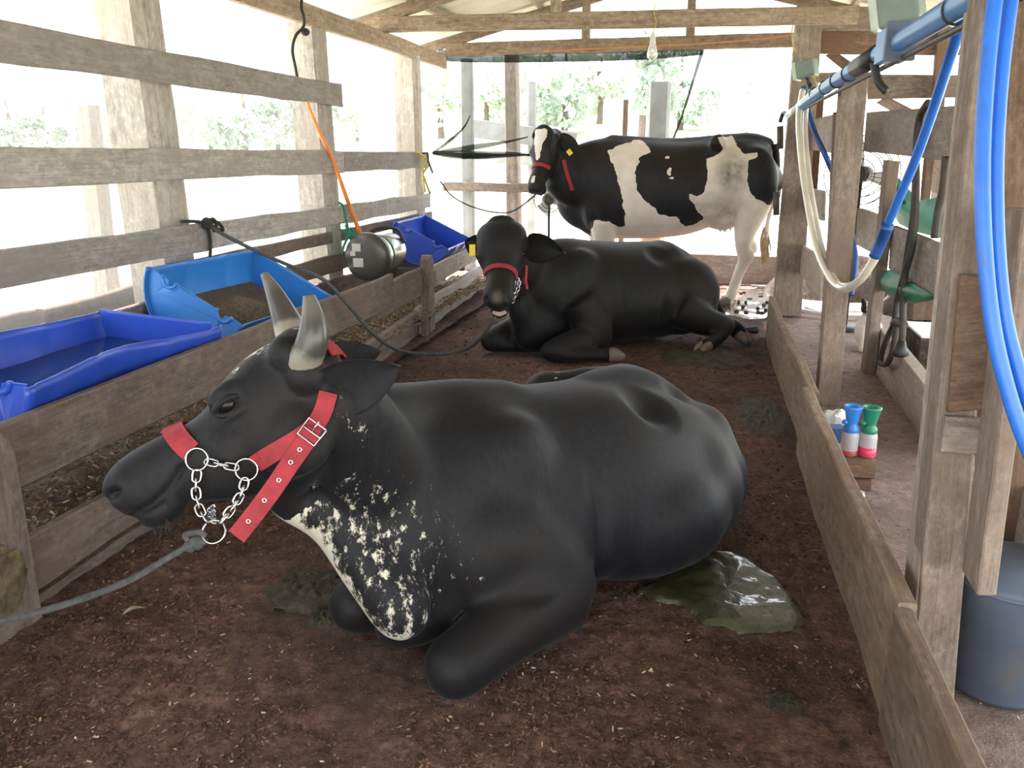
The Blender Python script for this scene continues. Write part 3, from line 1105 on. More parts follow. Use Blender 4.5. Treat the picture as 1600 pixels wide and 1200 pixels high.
def blur(me, val, it):
    n = len(me.vertices)
    e = np.empty(len(me.edges) * 2, dtype=np.int32)
    me.edges.foreach_get('vertices', e)
    e = e.reshape(-1, 2)
    deg = np.bincount(e.ravel(), minlength=n)
    for _ in range(it):
        val = 0.5 * val + 0.5 * (np.bincount(e[:, 0], val[e[:, 1]], n) + np.bincount(e[:, 1], val[e[:, 0]], n)) / deg
    return val


def away_from_head(me, hd, r0=0.20, r1=0.35):
    co = co_array(me)
    a, b = np.array(hd.p(0.0, 0, -0.1)), np.array(hd.p(0.55, 0, -0.08))
    t = np.clip(((co - a) @ (b - a)) / ((b - a) @ (b - a)), 0, 1)
    d = np.linalg.norm(co - (a + t[:, None] * (b - a)), axis=1)
    low = np.clip((co[:, 2] - 0.10) / 0.15, 0.15, 1)
    return np.clip((d - r0) / (r1 - r0), 0, 1) * low


def co_array(me):
    a = np.empty(len(me.vertices) * 3)
    me.vertices.foreach_get('co', a)
    return a.reshape(-1, 3)


def set_co(me, a):
    me.vertices.foreach_set('co', a.astype(np.float32).ravel())
    me.update()


def nrm_array(me):
    a = np.empty(len(me.vertices) * 3, dtype=np.float32)
    me.vertices.foreach_get('normal', a)
    return a.reshape(-1, 3).astype(float)


def attr(me, name, val):
    at = me.attributes.new(name, 'FLOAT', 'POINT')
    at.data.foreach_set('value', np.asarray(val, dtype=np.float32))


def dent(me, spots):
    """push the skin in (positive) or out along its normal around ellipsoidal spots: (centre, radii, R, depth)"""
    co, nr = co_array(me), nrm_array(me)
    for c, r, R, dep in spots:
        d = co - np.array(c)
        if R is not None:
            d = d @ np.array(R)
        q = np.sqrt(((d / np.array(r)) ** 2).sum(1))
        w = np.clip(1 - q, 0, 1)
        w = w * w * (3 - 2 * w)
        co = co - nr * (w * dep)[:, None]
    set_co(me, co)


def body_obj(me, material, parent):
    me.materials.clear()
    me.materials.append(material)
    me.polygons.foreach_set('use_smooth', [True] * len(me.polygons))
    me.name = 'body'
    o = bpy.data.objects.new('body', me)
    return link(o, parent)


class Head:
    """head frame: origin at the poll, x to the muzzle, z to the forehead side, y to the animal's left"""
    def __init__(s, poll, fwd, up, scale=1.0, kx=1.0):
        s.kx = kx
        s.o = Vector(poll)
        s.x = Vector(fwd).normalized()
        s.z = (Vector(up) - s.x * Vector(up).dot(s.x)).normalized()
        s.y = s.z.cross(s.x)
        s.k = scale
        s.R = Matrix((s.x, s.y, s.z)).transposed()

    def p(s, x, y, z):
        return s.o + (s.x * x * s.kx + s.y * y + s.z * z) * s.k

    def skull(s, rows, width=1.0):
        rings = []
        for x, top, bot, hw, w in rows:
            mid = top - (top - bot) * 0.42
            c = s.p(x, 0, mid)
            rings.append((c.x, c.y, c.z, hw * s.k * width, (top - mid) * s.k, (mid - bot) * s.k, w))
        return loft(rings, n=26, steps=4, up=s.z, lateral=s.y)


ROWS = [(-0.07, -0.05, -0.15, 0.04, 0.1), (-0.03, -0.005, -0.20, 0.08, 0.2), (0.04, 0.042, -0.25, 0.104, 0.3), (0.12, 0.048, -0.280, 0.112, 0.4), (0.20, 0.030, -0.280, 0.114, 0.5),
        (0.28, 0.006, -0.262, 0.096, 0.45), (0.36, -0.001, -0.215, 0.076, 0.2), (0.44, 0.010, -0.170, 0.068, 0.0), (0.50, 0.016, -0.155, 0.074, -0.1), (0.55, 0.014, -0.148, 0.077, -0.05), (0.590, 0.0, -0.130, 0.070, 0.0), (0.612, -0.02, -0.105, 0.050, 0.0)]


def leaf_ear(name, base, tip, face, width, parent, material, cup=0.35, curl=0.0, thick=0.012, droop=0.0, bx=0.3):
    """cupped leaf-shaped ear from base to tip; face = direction the hollow looks"""
    base, tip = Vector(base), Vector(tip)
    L = (tip - base).length
    x = (tip - base).normalized()
    fz = (Vector(face) - x * Vector(face).dot(x)).normalized()
    y = fz.cross(x)
    nu, nv = 18, 12
    top, bot = [], []
    for i in range(nu + 1):
        t = i / nu
        w = width * (math.sin(PI * min(1, (t * 0.86 + 0.14)) ** 0.85) ** 0.75) * (1 if t > 0.12 else 0.55 + 0.45 * t / 0.12)
        if t > 0.97:
            w *= 0.55
        for j in range(nv + 1):
            q = j / nv * 2 - 1
            d = -cup * width * (1 - q * q) * (1 - 0.45 * t) + curl * width * q * t
            p = base + x * (L * t) + y * (q * w / 2) + fz * (d + droop * t * t)
            edge = 1 - abs(q) ** 3
            top.append(p + fz * thick * 0.5 * edge)
            bot.append(p - fz * thick * (0.5 * edge + 0.15))
    vs = top + bot
    off = len(top)
    fs = []
    for i in range(nu):
        for j in range(nv):
            a = i * (nv + 1) + j
            fs.append((a, a + 1, a + nv + 2, a + nv + 1))
            fs.append((off + a, off + a + nv + 1, off + a + nv + 2, off + a + 1))
    def rim(idx):
        for a, b in zip(idx[:-1], idx[1:]):
            fs.append((a, off + a, off + b, b))
    rim([i * (nv + 1) for i in range(nu + 1)])
    rim([i * (nv + 1) + nv for i in range(nu, -1, -1)])
    rim(list(range(nv, -1, -1)))
    rim([nu * (nv + 1) + j for j in range(nv + 1)])
    o = mesh_obj(name, vs, fs, material, parent)
    attr(o.data, 'white', np.zeros(len(vs)))
    attr(o.data, 'mucky', np.zeros(len(vs)))
    return o


def horn_obj(parent, pts, radii):
    v, f = tube(pts, radii, n=18, steps=8)
    o = mesh_obj('horn', v, f, M['horn'], parent)
    n = len(v) // 18
    attr(o.data, 'along', np.repeat(np.linspace(0, 1, n), 18))
    return o


class Skin:
    """ray hits on a finished skin, to lay straps and eyes on it"""
    def __init__(s, me):
        co = [tuple(v.co) for v in me.vertices]
        s.b = BVHTree.FromPolygons(co, [tuple(p.vertices) for p in me.polygons])

    def pix(s, u, v, off=0.0, t=2.0):
        h, n, i, d = s.b.ray_cast(C0, ray(u, v).normalized())
        if h is None:
            return gt(u, v, t), -ray(u, v).normalized()
        return h + n * off, n

    def shot(s, origin, d, off=0.0):
        h, n, i, dd = s.b.ray_cast(Vector(origin), Vector(d).normalized())
        return (None, None) if h is None else (h + n * off, n)

    def near(s, p, off=0.0):
        h, n, i, d = s.b.find_nearest(Vector(p))
        return h + n * off, n


def ribbon(pts, nrms, width, thick, parent, material, name, taper=None):
    """flat webbing along pts lying on a surface with normals nrms"""
    pts = [Vector(p) for p in pts]
    vs, fs = [], []
    m = len(pts)
    for i, p in enumerate(pts):
        t = (pts[min(m - 1, i + 1)] - pts[max(0, i - 1)]).normalized()
        n = Vector(nrms[i])
        n = (n - t * n.dot(t)).normalized()
        s = t.cross(n)
        w = width / 2
        for a, b in ((-w, 0), (w, 0), (w, thick), (-w, thick)):
            vs.append(p + s * a + n * b)
    for i in range(m - 1):
        for k in range(4):
            fs.append((i * 4 + k, i * 4 + (k + 1) % 4, i * 4 + 4 + (k + 1) % 4, i * 4 + 4 + k))
    fs.append((3, 2, 1, 0))
    fs.append(tuple((m - 1) * 4 + k for k in range(4)))
    return mesh_obj(name, vs, fs, material, parent, smooth=False)


def smooth_dirs(pts, nr, it=3):
    pts = [Vector(p) for p in pts]
    nr = [Vector(n) for n in nr]
    for _ in range(it):
        pts = [pts[0]] + [(pts[i - 1] + pts[i] * 2 + pts[i + 1]) / 4 for i in range(1, len(pts) - 1)] + [pts[-1]]
        nr = [nr[0]] + [(nr[i - 1] + nr[i] * 2 + nr[i + 1]).normalized() for i in range(1, len(nr) - 1)] + [nr[-1]]
    return pts, nr


def band_on_head(skin, H, x0, tilt, a0, a1, width, parent, name, n=26, zc=-0.08, off=0.004, reach=0.3):
    """strap round the head at station x0; a0..a1 degrees about the head axis (90 = over the bridge)"""
    pts, nr = [], []
    for i in range(n + 1):
        a = math.radians(a0 + (a1 - a0) * i / n)
        d = H.y * math.cos(a) + H.z * math.sin(a)
        c = H.p(x0 + tilt * math.sin(a), 0, zc)
        q, nn = skin.shot(c + d * reach, -d, off)
        if q is not None:
            pts.append(q)
            nr.append(nn)
    pts, nr = smooth_dirs(pts, nr)
    return ribbon(pts, nr, width, 0.004, parent, M['red'], name)


def eye_obj(parent, c, n, r, up):
    """eyeball with upper and lower lid rims"""
    n = Vector(n).normalized()
    v, f = ball(c, r, None, 14)
    e = mesh_obj('eye', v, f, M['eye'], parent)
    return e


# ------------------------------------------------------------------ cow 1: black, horned, lying in front
def cow1():
    O = Vector((-0.42, 2.65, 0))
    fx, lx = Vector((-0.64, -0.768, 0)), Vector((0.768, -0.64, 0))

    def L(s, y, z):
        return O + fx * s + lx * y + Vector((0, 0, z))

    root = empty('cow', O, 'black horned cow lying in the foreground with speckled white brisket and red halter', 'cow')
    parts = []
    # trunk: (s, y, centre z, half width, up, down, widest)
    T = [(-0.74, 0.03, 0.33, 0.05, 0.08, 0.10, 0), (-0.70, 0.03, 0.33, 0.15, 0.16, 0.20, 0), (-0.60, 0.03, 0.30, 0.24, 0.20, 0.27, -0.3), (-0.46, 0.03, 0.29, 0.315, 0.265, 0.28, -0.35), (-0.28, 0.02, 0.30, 0.365, 0.315, 0.29, -0.3),
         (-0.08, 0.01, 0.30, 0.385, 0.36, 0.29, -0.2), (0.12, 0.0, 0.31, 0.37, 0.365, 0.30, -0.2), (0.32, -0.01, 0.34, 0.33, 0.36, 0.33, -0.12), (0.48, 0.0, 0.38, 0.285, 0.345, 0.35, -0.05), (0.62, 0.05, 0.38, 0.235, 0.27, 0.34, -0.05), (0.74, 0.10, 0.34, 0.165, 0.20, 0.27, 0), (0.82, 0.13, 0.30, 0.08, 0.11, 0.14, 0)]
    parts.append(loft([(*L(a, b, c), w, hu, hd, k) for a, b, c, w, hu, hd, k in T], n=36, lateral=lx))
    # pelvis rolled on to the near side: far hook high, spine of the rump, tail head, pins
    parts.append(ball(L(-0.19, -0.33, 0.515), (0.115, 0.10, 0.10)))
    parts.append(limb([(*L(-0.10, -0.03, 0.59), 0.09), (*L(-0.30, -0.07, 0.575), 0.10), (*L(-0.43, -0.06, 0.545), 0.09), (*L(-0.55, -0.02, 0.46), 0.085), (*L(-0.66, 0.0, 0.38), 0.07)]))
    parts.append(limb([(*L(-0.19, -0.31, 0.53), 0.075), (*L(-0.36, -0.20, 0.55), 0.082), (*L(-0.56, -0.12, 0.45), 0.07)]))
    parts.append(ball(L(-0.37, -0.12, 0.585), (0.085, 0.085, 0.075)))
    parts.append(ball(L(-0.38, 0.19, 0.26), (0.22, 0.205, 0.22)))       # near thigh and stifle
    parts.append(ball(L(-0.55, 0.08, 0.22), (0.22, 0.20, 0.22)))
    parts.append(ball(L(-0.1, 0.10, 0.24), (0.42, 0.31, 0.24)))          # paunch
    # shoulder and folded near fore leg
    sh = frame(fx, (0, 0, 1))
    parts.append(ball(L(0.38, 0.165, 0.42), (0.20, 0.135, 0.26), sh))
    parts.append(ball(L(0.50, 0.24, 0.30), (0.17, 0.13, 0.18), sh))
    parts.append(limb([(*L(0.46, 0.22, 0.36), 0.14), (*L(0.36, 0.28, 0.25), 0.135), (*L(0.31, 0.32, 0.17), 0.125)]))
    parts.append(limb([(*L(0.31, 0.32, 0.15), 0.135), (*L(0.44, 0.345, 0.14), 0.12), (*L(0.57, 0.365, 0.115), 0.10), (*L(0.66, 0.378, 0.098), 0.095), (*L(0.715, 0.385, 0.09), 0.092)]))
    parts.append(limb([(*L(0.71, 0.38, 0.06), 0.066), (*L(0.60, 0.32, 0.05), 0.052), (*L(0.45, 0.24, 0.05), 0.045), (*L(0.34, 0.18, 0.05), 0.045)]))
    # far fore leg, knee showing in front of the brisket
    parts.append(limb([(*L(0.50, -0.06, 0.20), 0.11), (*L(0.66, -0.06, 0.13), 0.095), (*L(0.76, -0.055, 0.10), 0.09), (*L(0.79, -0.05, 0.095), 0.085)]))
    parts.append(limb([(*L(0.80, -0.05, 0.06), 0.06), (*L(0.66, -0.02, 0.05), 0.05), (*L(0.5, 0.0, 0.05), 0.045)]))
    # brisket
    parts.append(loft([(*L(0.50, 0.10, 0.20), 0.18, 0.2, 0.17), (*L(0.66, 0.13, 0.17), 0.145, 0.18, 0.14), (*L(0.76, 0.155, 0.15), 0.095, 0.15, 0.105), (*L(0.82, 0.165, 0.16), 0.04, 0.08, 0.06)], lateral=lx))
    # head
    poll = gt(466, 540, 2.03)
    muz = gt(168, 744, 1.96)
    hd = Head(poll, muz - poll, Vector((-0.06, -0.2, 1.0)), 0.985)
    upv = (CU * 310 - CR * 215).normalized()
    hd = Head(poll, muz - poll, upv, 0.955, 0.95)
    parts.append(hd.skull(ROWS))
    parts.append(limb([(*hd.p(0.03, -0.09, -0.02), 0.05), (*hd.p(0.0, 0, -0.015), 0.06), (*hd.p(0.03, 0.09, -0.02), 0.05)]))   # poll ridge
    for s in (-1, 1):
        parts.append(ball(hd.p(0.21, s * 0.090, -0.018), (0.055, 0.028, 0.032), hd.R))        # brow
        parts.append(ball(hd.p(0.14, s * 0.075, -0.19), (0.10, 0.045, 0.095), hd.R))        # cheek muscle
        parts.append(ball(hd.p(0.55, s * 0.047, -0.055), (0.045, 0.032, 0.045), hd.R))      # nostril wing
        parts.append(ball(hd.p(0.02, s * 0.10, -0.085), (0.05, 0.04, 0.05), hd.R))           # ear root
    parts.append(ball(hd.p(0.525, 0, -0.145), (0.060, 0.058, 0.038), hd.R))                  # chin
    # neck: from chest to behind the jaw
    A = L(0.40, 0.0, 0.42)
    n1, n2, n3, n4 = L(0.60, 0.03, 0.50), L(0.76, 0.08, 0.585), hd.p(-0.02, 0.0, -0.19), hd.p(0.08, 0, -0.14)
    parts.append(loft([(*A, 0.23, 0.25, 0.30), (*n1, 0.20, 0.20, 0.24), (*n2, 0.15, 0.14, 0.20), (*n3, 0.10, 0.075, 0.13), (*n4, 0.08, 0.09, 0.12)], n=26, up=(fx * -0.35 + Vector((0, 0, 1)))))
    parts.append(limb([(*L(0.22, -0.02, 0.60), 0.11), (*L(0.42, -0.03, 0.63), 0.115), (*L(0.58, -0.01, 0.655), 0.11), (*L(0.72, 0.04, 0.695), 0.10), (*L(0.84, 0.09, 0.73), 0.085), (*L(0.94, 0.13, 0.78), 0.07)]))     # crest of the neck and withers
    # dewlap line from jaw to brisket
    th = [hd.p(0.10, 0.0, -0.24), gt(445, 770, 2.13), gt(520, 812, 2.2), gt(578, 880, 2.22), gt(628, 950, 2.2)]
    parts.append(limb([(*th[0], 0.05), (*th[1], 0.055), (*th[2], 0.075), (*th[3], 0.09), (*th[4], 0.09)]))
    me = fuse(parts, 0.0085, 5)
    relax(me, away_from_head(me, hd), 75)
    R = hd.R
    spots = []
    for s in (-1, 1):
        spots += [(hd.p(0.585, s * 0.062, -0.055), (0.034, 0.05, 0.020), R, 0.035),
                  (hd.p(0.215, s * 0.115, -0.045), (0.034, 0.05, 0.022), R, 0.010),
                  (hd.p(0.22, s * 0.115, -0.085), (0.05, 0.04, 0.012), R, 0.008),
                  (hd.p(0.30, s * 0.09, -0.10), (0.12, 0.05, 0.05), R, 0.012)]
    for i in range(9):                                                                       # mouth line
        t = i / 8
        for s in (-1, 1):
            spots.append((hd.p(0.585 - 0.17 * t, s * (0.045 + 0.025 * min(1, t * 2)), -0.120 + 0.022 * t - 0.018 * math.sin(t * PI)), (0.024, 0.035, 0.013), R, 0.014))
    # flank hollow behind the ribs, groove behind the shoulder, elbow fold
    spots += [(L(-0.22, 0.17, 0.60), (0.13, 0.15, 0.14), frame(fx, (0, 0, 1)), 0.055),
              (L(0.17, 0.36, 0.36), (0.05, 0.12, 0.30), frame(fx, (0, 0, 1)), 0.02),
              (L(0.46, 0.37, 0.22), (0.10, 0.10, 0.035), frame(fx, (0, 0, 1)), 0.025),
              (L(-0.50, 0.05, 0.58), (0.09, 0.09, 0.10), frame(fx, (0, 0, 1)), 0.02)]
    dent(me, spots)
    co = co_array(me)
    # neck wrinkles along the crest
    # pale mask: throat and brisket along the dewlap, pale forehead
    white = np.zeros(len(co))
    pathp = [Vector(p) for p in catmull([tuple(p) for p in ([hd.p(0.2, 0, -0.30)] + th + [gt(655, 1000, 2.18)])], 6)]
    d = np.full(len(co), 9.0)
    for i, p in enumerate(pathp):
        t = i / (len(pathp) - 1)
        dd = np.linalg.norm(co - np.array(p), axis=1) / (0.10 + 0.11 * min(1, t * 1.6))
        d = np.minimum(d, dd)
    front = (co - np.array(L(0.5, 0.1, 0.2))) @ np.array(fx)
    white = np.clip(1.0 - d * 0.42, 0, 1)
    edge = np.full(len(co), 9.0)
    for i, p in enumerate(pathp[:-4]):
        edge = np.minimum(edge, np.linalg.norm(co - (np.array(p) + np.array(-CU * 0.07 - CR * 0.02)), axis=1) / 0.075)
    leg = np.full(len(co), 9.0)
    for a in np.linspace(0, 1, 8):
        leg = np.minimum(leg, np.linalg.norm(co - np.array(L(0.31 + 0.42 * a, 0.32 + 0.06 * a, 0.15 - 0.07 * a)), axis=1))
    white = np.where(d < 1.35, 0.29 + 0.13 * np.clip(1.35 - d, 0, 1), 0.0) + 0.30 * np.clip(1.05 - edge, 0, 1)
    low = np.clip((co[:, 2] - 0.25) / 0.2, 0, 1)
    white = white - 0.05 * (1 - low) * (white > 0)
    white = np.where(leg < 0.15, 0, white)
    hx = (co - np.array(hd.o)) @ np.array(R)
    fore = np.clip(1 - np.abs(hx[:, 1]) / 0.085, 0, 1) * np.clip(1 - np.abs(hx[:, 0] - 0.09) / 0.13, 0, 1) * (hx[:, 2] > -0.045)
    white = np.maximum(white, 0.33 * (fore > 0.02) + 0.32 * fore)
    bridge = (np.abs(hx[:, 1]) < 0.05) * (hx[:, 2] > -0.06) * (hx[:, 0] > 0.1) * (hx[:, 0] < 0.45)
    white = np.maximum(white, bridge * 0.30)
    white = np.where((hx[:, 0] > 0.02) & (hx[:, 0] < 0.62) & (hx[:, 2] < -0.09) & (hx[:, 2] > -0.33) & (np.abs(hx[:, 1]) < 0.13), np.minimum(white, 0.05), white)
    for c, r in ((L(-0.22, -0.30, 0.575), 0.06),):
        white = np.maximum(white, 0.33 * (np.linalg.norm(co - np.array(c), axis=1) < r))
    attr(me, 'white', white)
    attr(me, 'mucky', 0.35 * np.clip(1 - np.linalg.norm((hx - np.array([0.585, 0, -0.03])) / np.array([0.05, 0.06, 0.03]), axis=1), 0, 1))
    sk = Skin(me)
    b = body_obj(me, M['coat1'], root)
    # ears
    te = (hd.p(0.02, 0.11, -0.09) - C0).dot(CF)
    leaf_ear('ear', gt(494, 628, te + 0.02), gt(625, 574, te - 0.03), -CF * 1.0 - CU * 0.35, 0.135, root, M['coat1'], cup=0.16)
    leaf_ear('ear', gt(500, 568, 2.18), gt(595, 549, 2.25), -CF * 1.0 + CU * 0.2, 0.10, root, M['coat1'], cup=0.12)
    # horns
    horn_obj(root, [gt(452, 592, 1.99), gt(474, 565, 1.93), gt(488, 532, 1.905), gt(489, 498, 1.90), gt(483, 462, 1.90)], [0.040, 0.0405, 0.036, 0.027, 0.014])
    horn_obj(root, [gt(462, 545, 2.06), gt(454, 518, 2.09), gt(444, 492, 2.10), gt(430, 460, 2.12), gt(413, 428, 2.13)], [0.04, 0.040, 0.033, 0.023, 0.010])
    # eyes with lids
    for s in (1, -1):
        q, n = sk.shot(hd.p(0.224, s * 0.3, -0.042), hd.y * -s)
        ev, ef = ball(q - n * 0.014, 0.026, None, 16)
        eye = mesh_obj('eye', ev, ef, M['eye'], root)
        lid = []
        Fm = frame(hd.x, n)
        for i in range(24):
            a = 2 * PI * i / 24
            lid.append(q + n * (-0.002 + 0.009 * abs(math.sin(a))) + Fm.col[0] * (0.031 * math.cos(a)) + Fm.col[1] * (0.0175 * math.sin(a)))
        lid.append(lid[0])
        v, f = tube(lid, 0.008, n=8, steps=1)
        ld = mesh_obj('eyelid', v, f, M['coat1'], eye)
    # ---- halter
    q1, m1 = sk.pix(312, 717, 0.006)
    q2, m2 = sk.pix(388, 731, 0.006)
    # noseband from near ring over the bridge to the far side
    pts, nr = [], []
    pa = [sk.pix(300, 705, 0.004), sk.pix(285, 690, 0.004), sk.pix(270, 672, 0.004), sk.pix(258, 658, 0.004)]
    hloc = R.transposed() @ (pa[-1][0] - hd.o) / hd.k
    for q, n in pa:
        pts.append(q)
        nr.append(n)
    for a in range(60, 215, 10):
        d_ = hd.y * math.cos(math.radians(a)) + hd.z * math.sin(math.radians(a))
        q, n = sk.shot(hd.p(hloc.x, 0, -0.08) + d_ * 0.3, -d_, 0.004)
        if q is not None and a > 85:
            pts.append(q)
            nr.append(n)
    pts = [Vector(x) for x in catmull([tuple(p) for p in pts], 3)]
    nr = [sk.near(p)[1] for p in pts]
    pts, nr = smooth_dirs(pts, nr, 6)
    pn = [sk.near(p, 0.005) for p in pts]
    halter = ribbon([p[0] for p in pn], nr, 0.050, 0.005, root, M['red'], 'halter')
    halter['label'] = 'red webbing halter with steel chain'
    vw = -CF
    def steel_ring(p, r, nrm):
        v, f = ring_vf(p, nrm, r, 0.0024, 28, 7)
        mesh_obj('ring', v, f, M['chrome'], halter)
    ra, rb = q1 + vw * 0.012, q2 + vw * 0.012
    steel_ring(ra, 0.0255, vw + m1 * 0.5)
    steel_ring(rb, 0.0255, vw + m2 * 0.5)
    t0 = (q1 - C0).dot(CF)
    rc = gt(334, 831, t0 - 0.02)
    steel_ring(rc, 0.0265, vw + CU * 0.35)
    def surf(pl):
        out = []
        for u, v, o in pl:
            out.append(sk.pix(u, v, o, t0)[0] if o < 0.5 else gt(u, v, t0 - 0.02))
        return out
    chain(halter, [ra + (rb - ra) * 0.20, (ra + rb) / 2 + vw * 0.004, ra + (rb - ra) * 0.80], 0.033, 0.016, 0.0024, M['chrome'], view=CF)
    chain(halter, [gt(308, 737, (ra - C0).dot(CF)), gt(306, 765, t0 - 0.012), gt(311, 792, t0 - 0.014), gt(322, 815, t0 - 0.02)], 0.030, 0.019, 0.0027, M['chrome'], view=CF)
    chain(halter, [gt(383, 750, (rb - C0).dot(CF)), gt(376, 773, t0 - 0.012), gt(362, 795, t0 - 0.014), gt(346, 815, t0 - 0.02)], 0.030, 0.019, 0.0027, M['chrome'], view=CF)
    chain(halter, [gt(330, 793, t0 + 0.10), gt(331, 806, t0 + 0.05), gt(332, 816, t0 - 0.0)], 0.030, 0.019, 0.0027, M['chrome'], view=CF)
    # cheek strap: ring to buckle, up behind the ear and over the poll
    way = [(402, 722), (430, 706), (458, 690), (485, 672), (498, 655), (508, 636), (514, 615)]
    pn = [sk.pix(u, v, 0.006) for u, v in way]
    pp = [Vector(x) for x in catmull([tuple(p[0]) for p in pn], 4)]
    nn = [sk.near(p)[1] for p in pp]
    pp, nn = smooth_dirs(pp, nn, 5)
    pp = [sk.near(p, 0.006)[0] for p in pp]
    ribbon(pp, nn, 0.042, 0.005, halter, M['red'], 'cheek_strap')
    pl, nl = [], []
    e = hd.p(-0.055, 0.10, -0.10)
    for a in range(20, 170, 12):
        d_ = hd.y * math.cos(math.radians(a)) + hd.z * math.sin(math.radians(a))
        q, n = sk.shot(hd.p(-0.065, 0, -0.10) + d_ * 0.35, -d_, 0.005)
        if q is not None:
            pl.append(q)
            nl.append(n)
    if len(pl) > 4:
        pl, nl = smooth_dirs(pl, nl, 3)
        ribbon(pl, nl, 0.042, 0.005, halter, M['red'], 'poll_strap')
    # loose tail of the strap hanging from the buckle, with eyelets
    tb = (sk.pix(487, 672)[0] - C0).dot(CF)
    wy = [(489, 668), (478, 690), (455, 722), (432, 757), (402, 798), (370, 838)]
    pp, nn = [], []
    for i, (u, v) in enumerate(wy):
        tt = tb - 0.02 + (t0 - tb - 0.015) * (i / 5) ** 0.8
        h_, n_ = sk.pix(u, v, 0.012)
        th_ = (h_ - C0).dot(CF)
        pp.append(gt(u, v, min(tt, th_)))
        nn.append(vw)
    pp = [Vector(x) for x in catmull([tuple(p) for p in pp], 5)]
    nn = [vw] * len(pp)
    pp, nn = smooth_dirs(pp, nn, 3)
    tail = ribbon(pp, nn, 0.043, 0.004, halter, M['red'], 'strap_end')
    for k in (0.28, 0.42, 0.58, 0.74, 0.90):
        p = pp[int(k * (len(pp) - 1))] + vw * 0.005
        v, f = ring_vf(p, vw, 0.0045, 0.0018, 14, 6)
        mesh_obj('eyelet', v, f, M['chrome'], halter)
    bk = gt(487, 675, tb - 0.03)
    sx, sy = (CR * 0.6 + CU * 0.8).normalized(), (CR * 0.8 - CU * 0.6).normalized()
    cor = [bk + sx * 0.022 + sy * 0.024, bk + sx * 0.022 - sy * 0.024, bk - sx * 0.022 - sy * 0.024, bk - sx * 0.022 + sy * 0.024, bk + sx * 0.022 + sy * 0.024]
    v, f = join(tube(cor, 0.0026, n=7, smoothed=False), tube([bk - sy * 0.024, bk + sy * 0.024 + vw * 0.004], 0.0022, n=7, smoothed=False), tube([bk, bk + sx * 0.03 + vw * 0.006], 0.0018, n=6, smoothed=False))
    mesh_obj('buckle', v, f, M['chrome'], halter)
    # whiskers on the chin
    ws = []
    for i in range(26):
        q, n = sk.near(hd.p(0.52 + 0.07 * random.random(), random.uniform(-0.05, 0.05), -0.15 - 0.05 * random.random()))
        e = q + (n + Vector((0, 0, -0.4)) + Vector((random.uniform(-.4, .4),) * 3)) * random.uniform(0.012, 0.028)
        ws.append(tube([q, e], [0.0005, 0.0003], n=3, smoothed=False))
    v, f = join(*ws)
    tag(mesh_obj('whiskers', v, f, M['rope'], root), kind='stuff')
    # tail lying behind, on the ground
    tl = tube([L(-0.66, -0.04, 0.43), L(-0.76, -0.10, 0.30), L(-0.80, -0.16, 0.12), L(-0.78, -0.26, 0.04), L(-0.66, -0.36, 0.03)], [0.035, 0.028, 0.022, 0.018, 0.022], n=10)
    o = mesh_obj('tail', *tl, M['coat1'], root)
    attr(o.data, 'white', np.zeros(len(tl[0])))
    attr(o.data, 'mucky', np.zeros(len(tl[0])))
    return root, rc


cow_a, lead_ring = cow1()


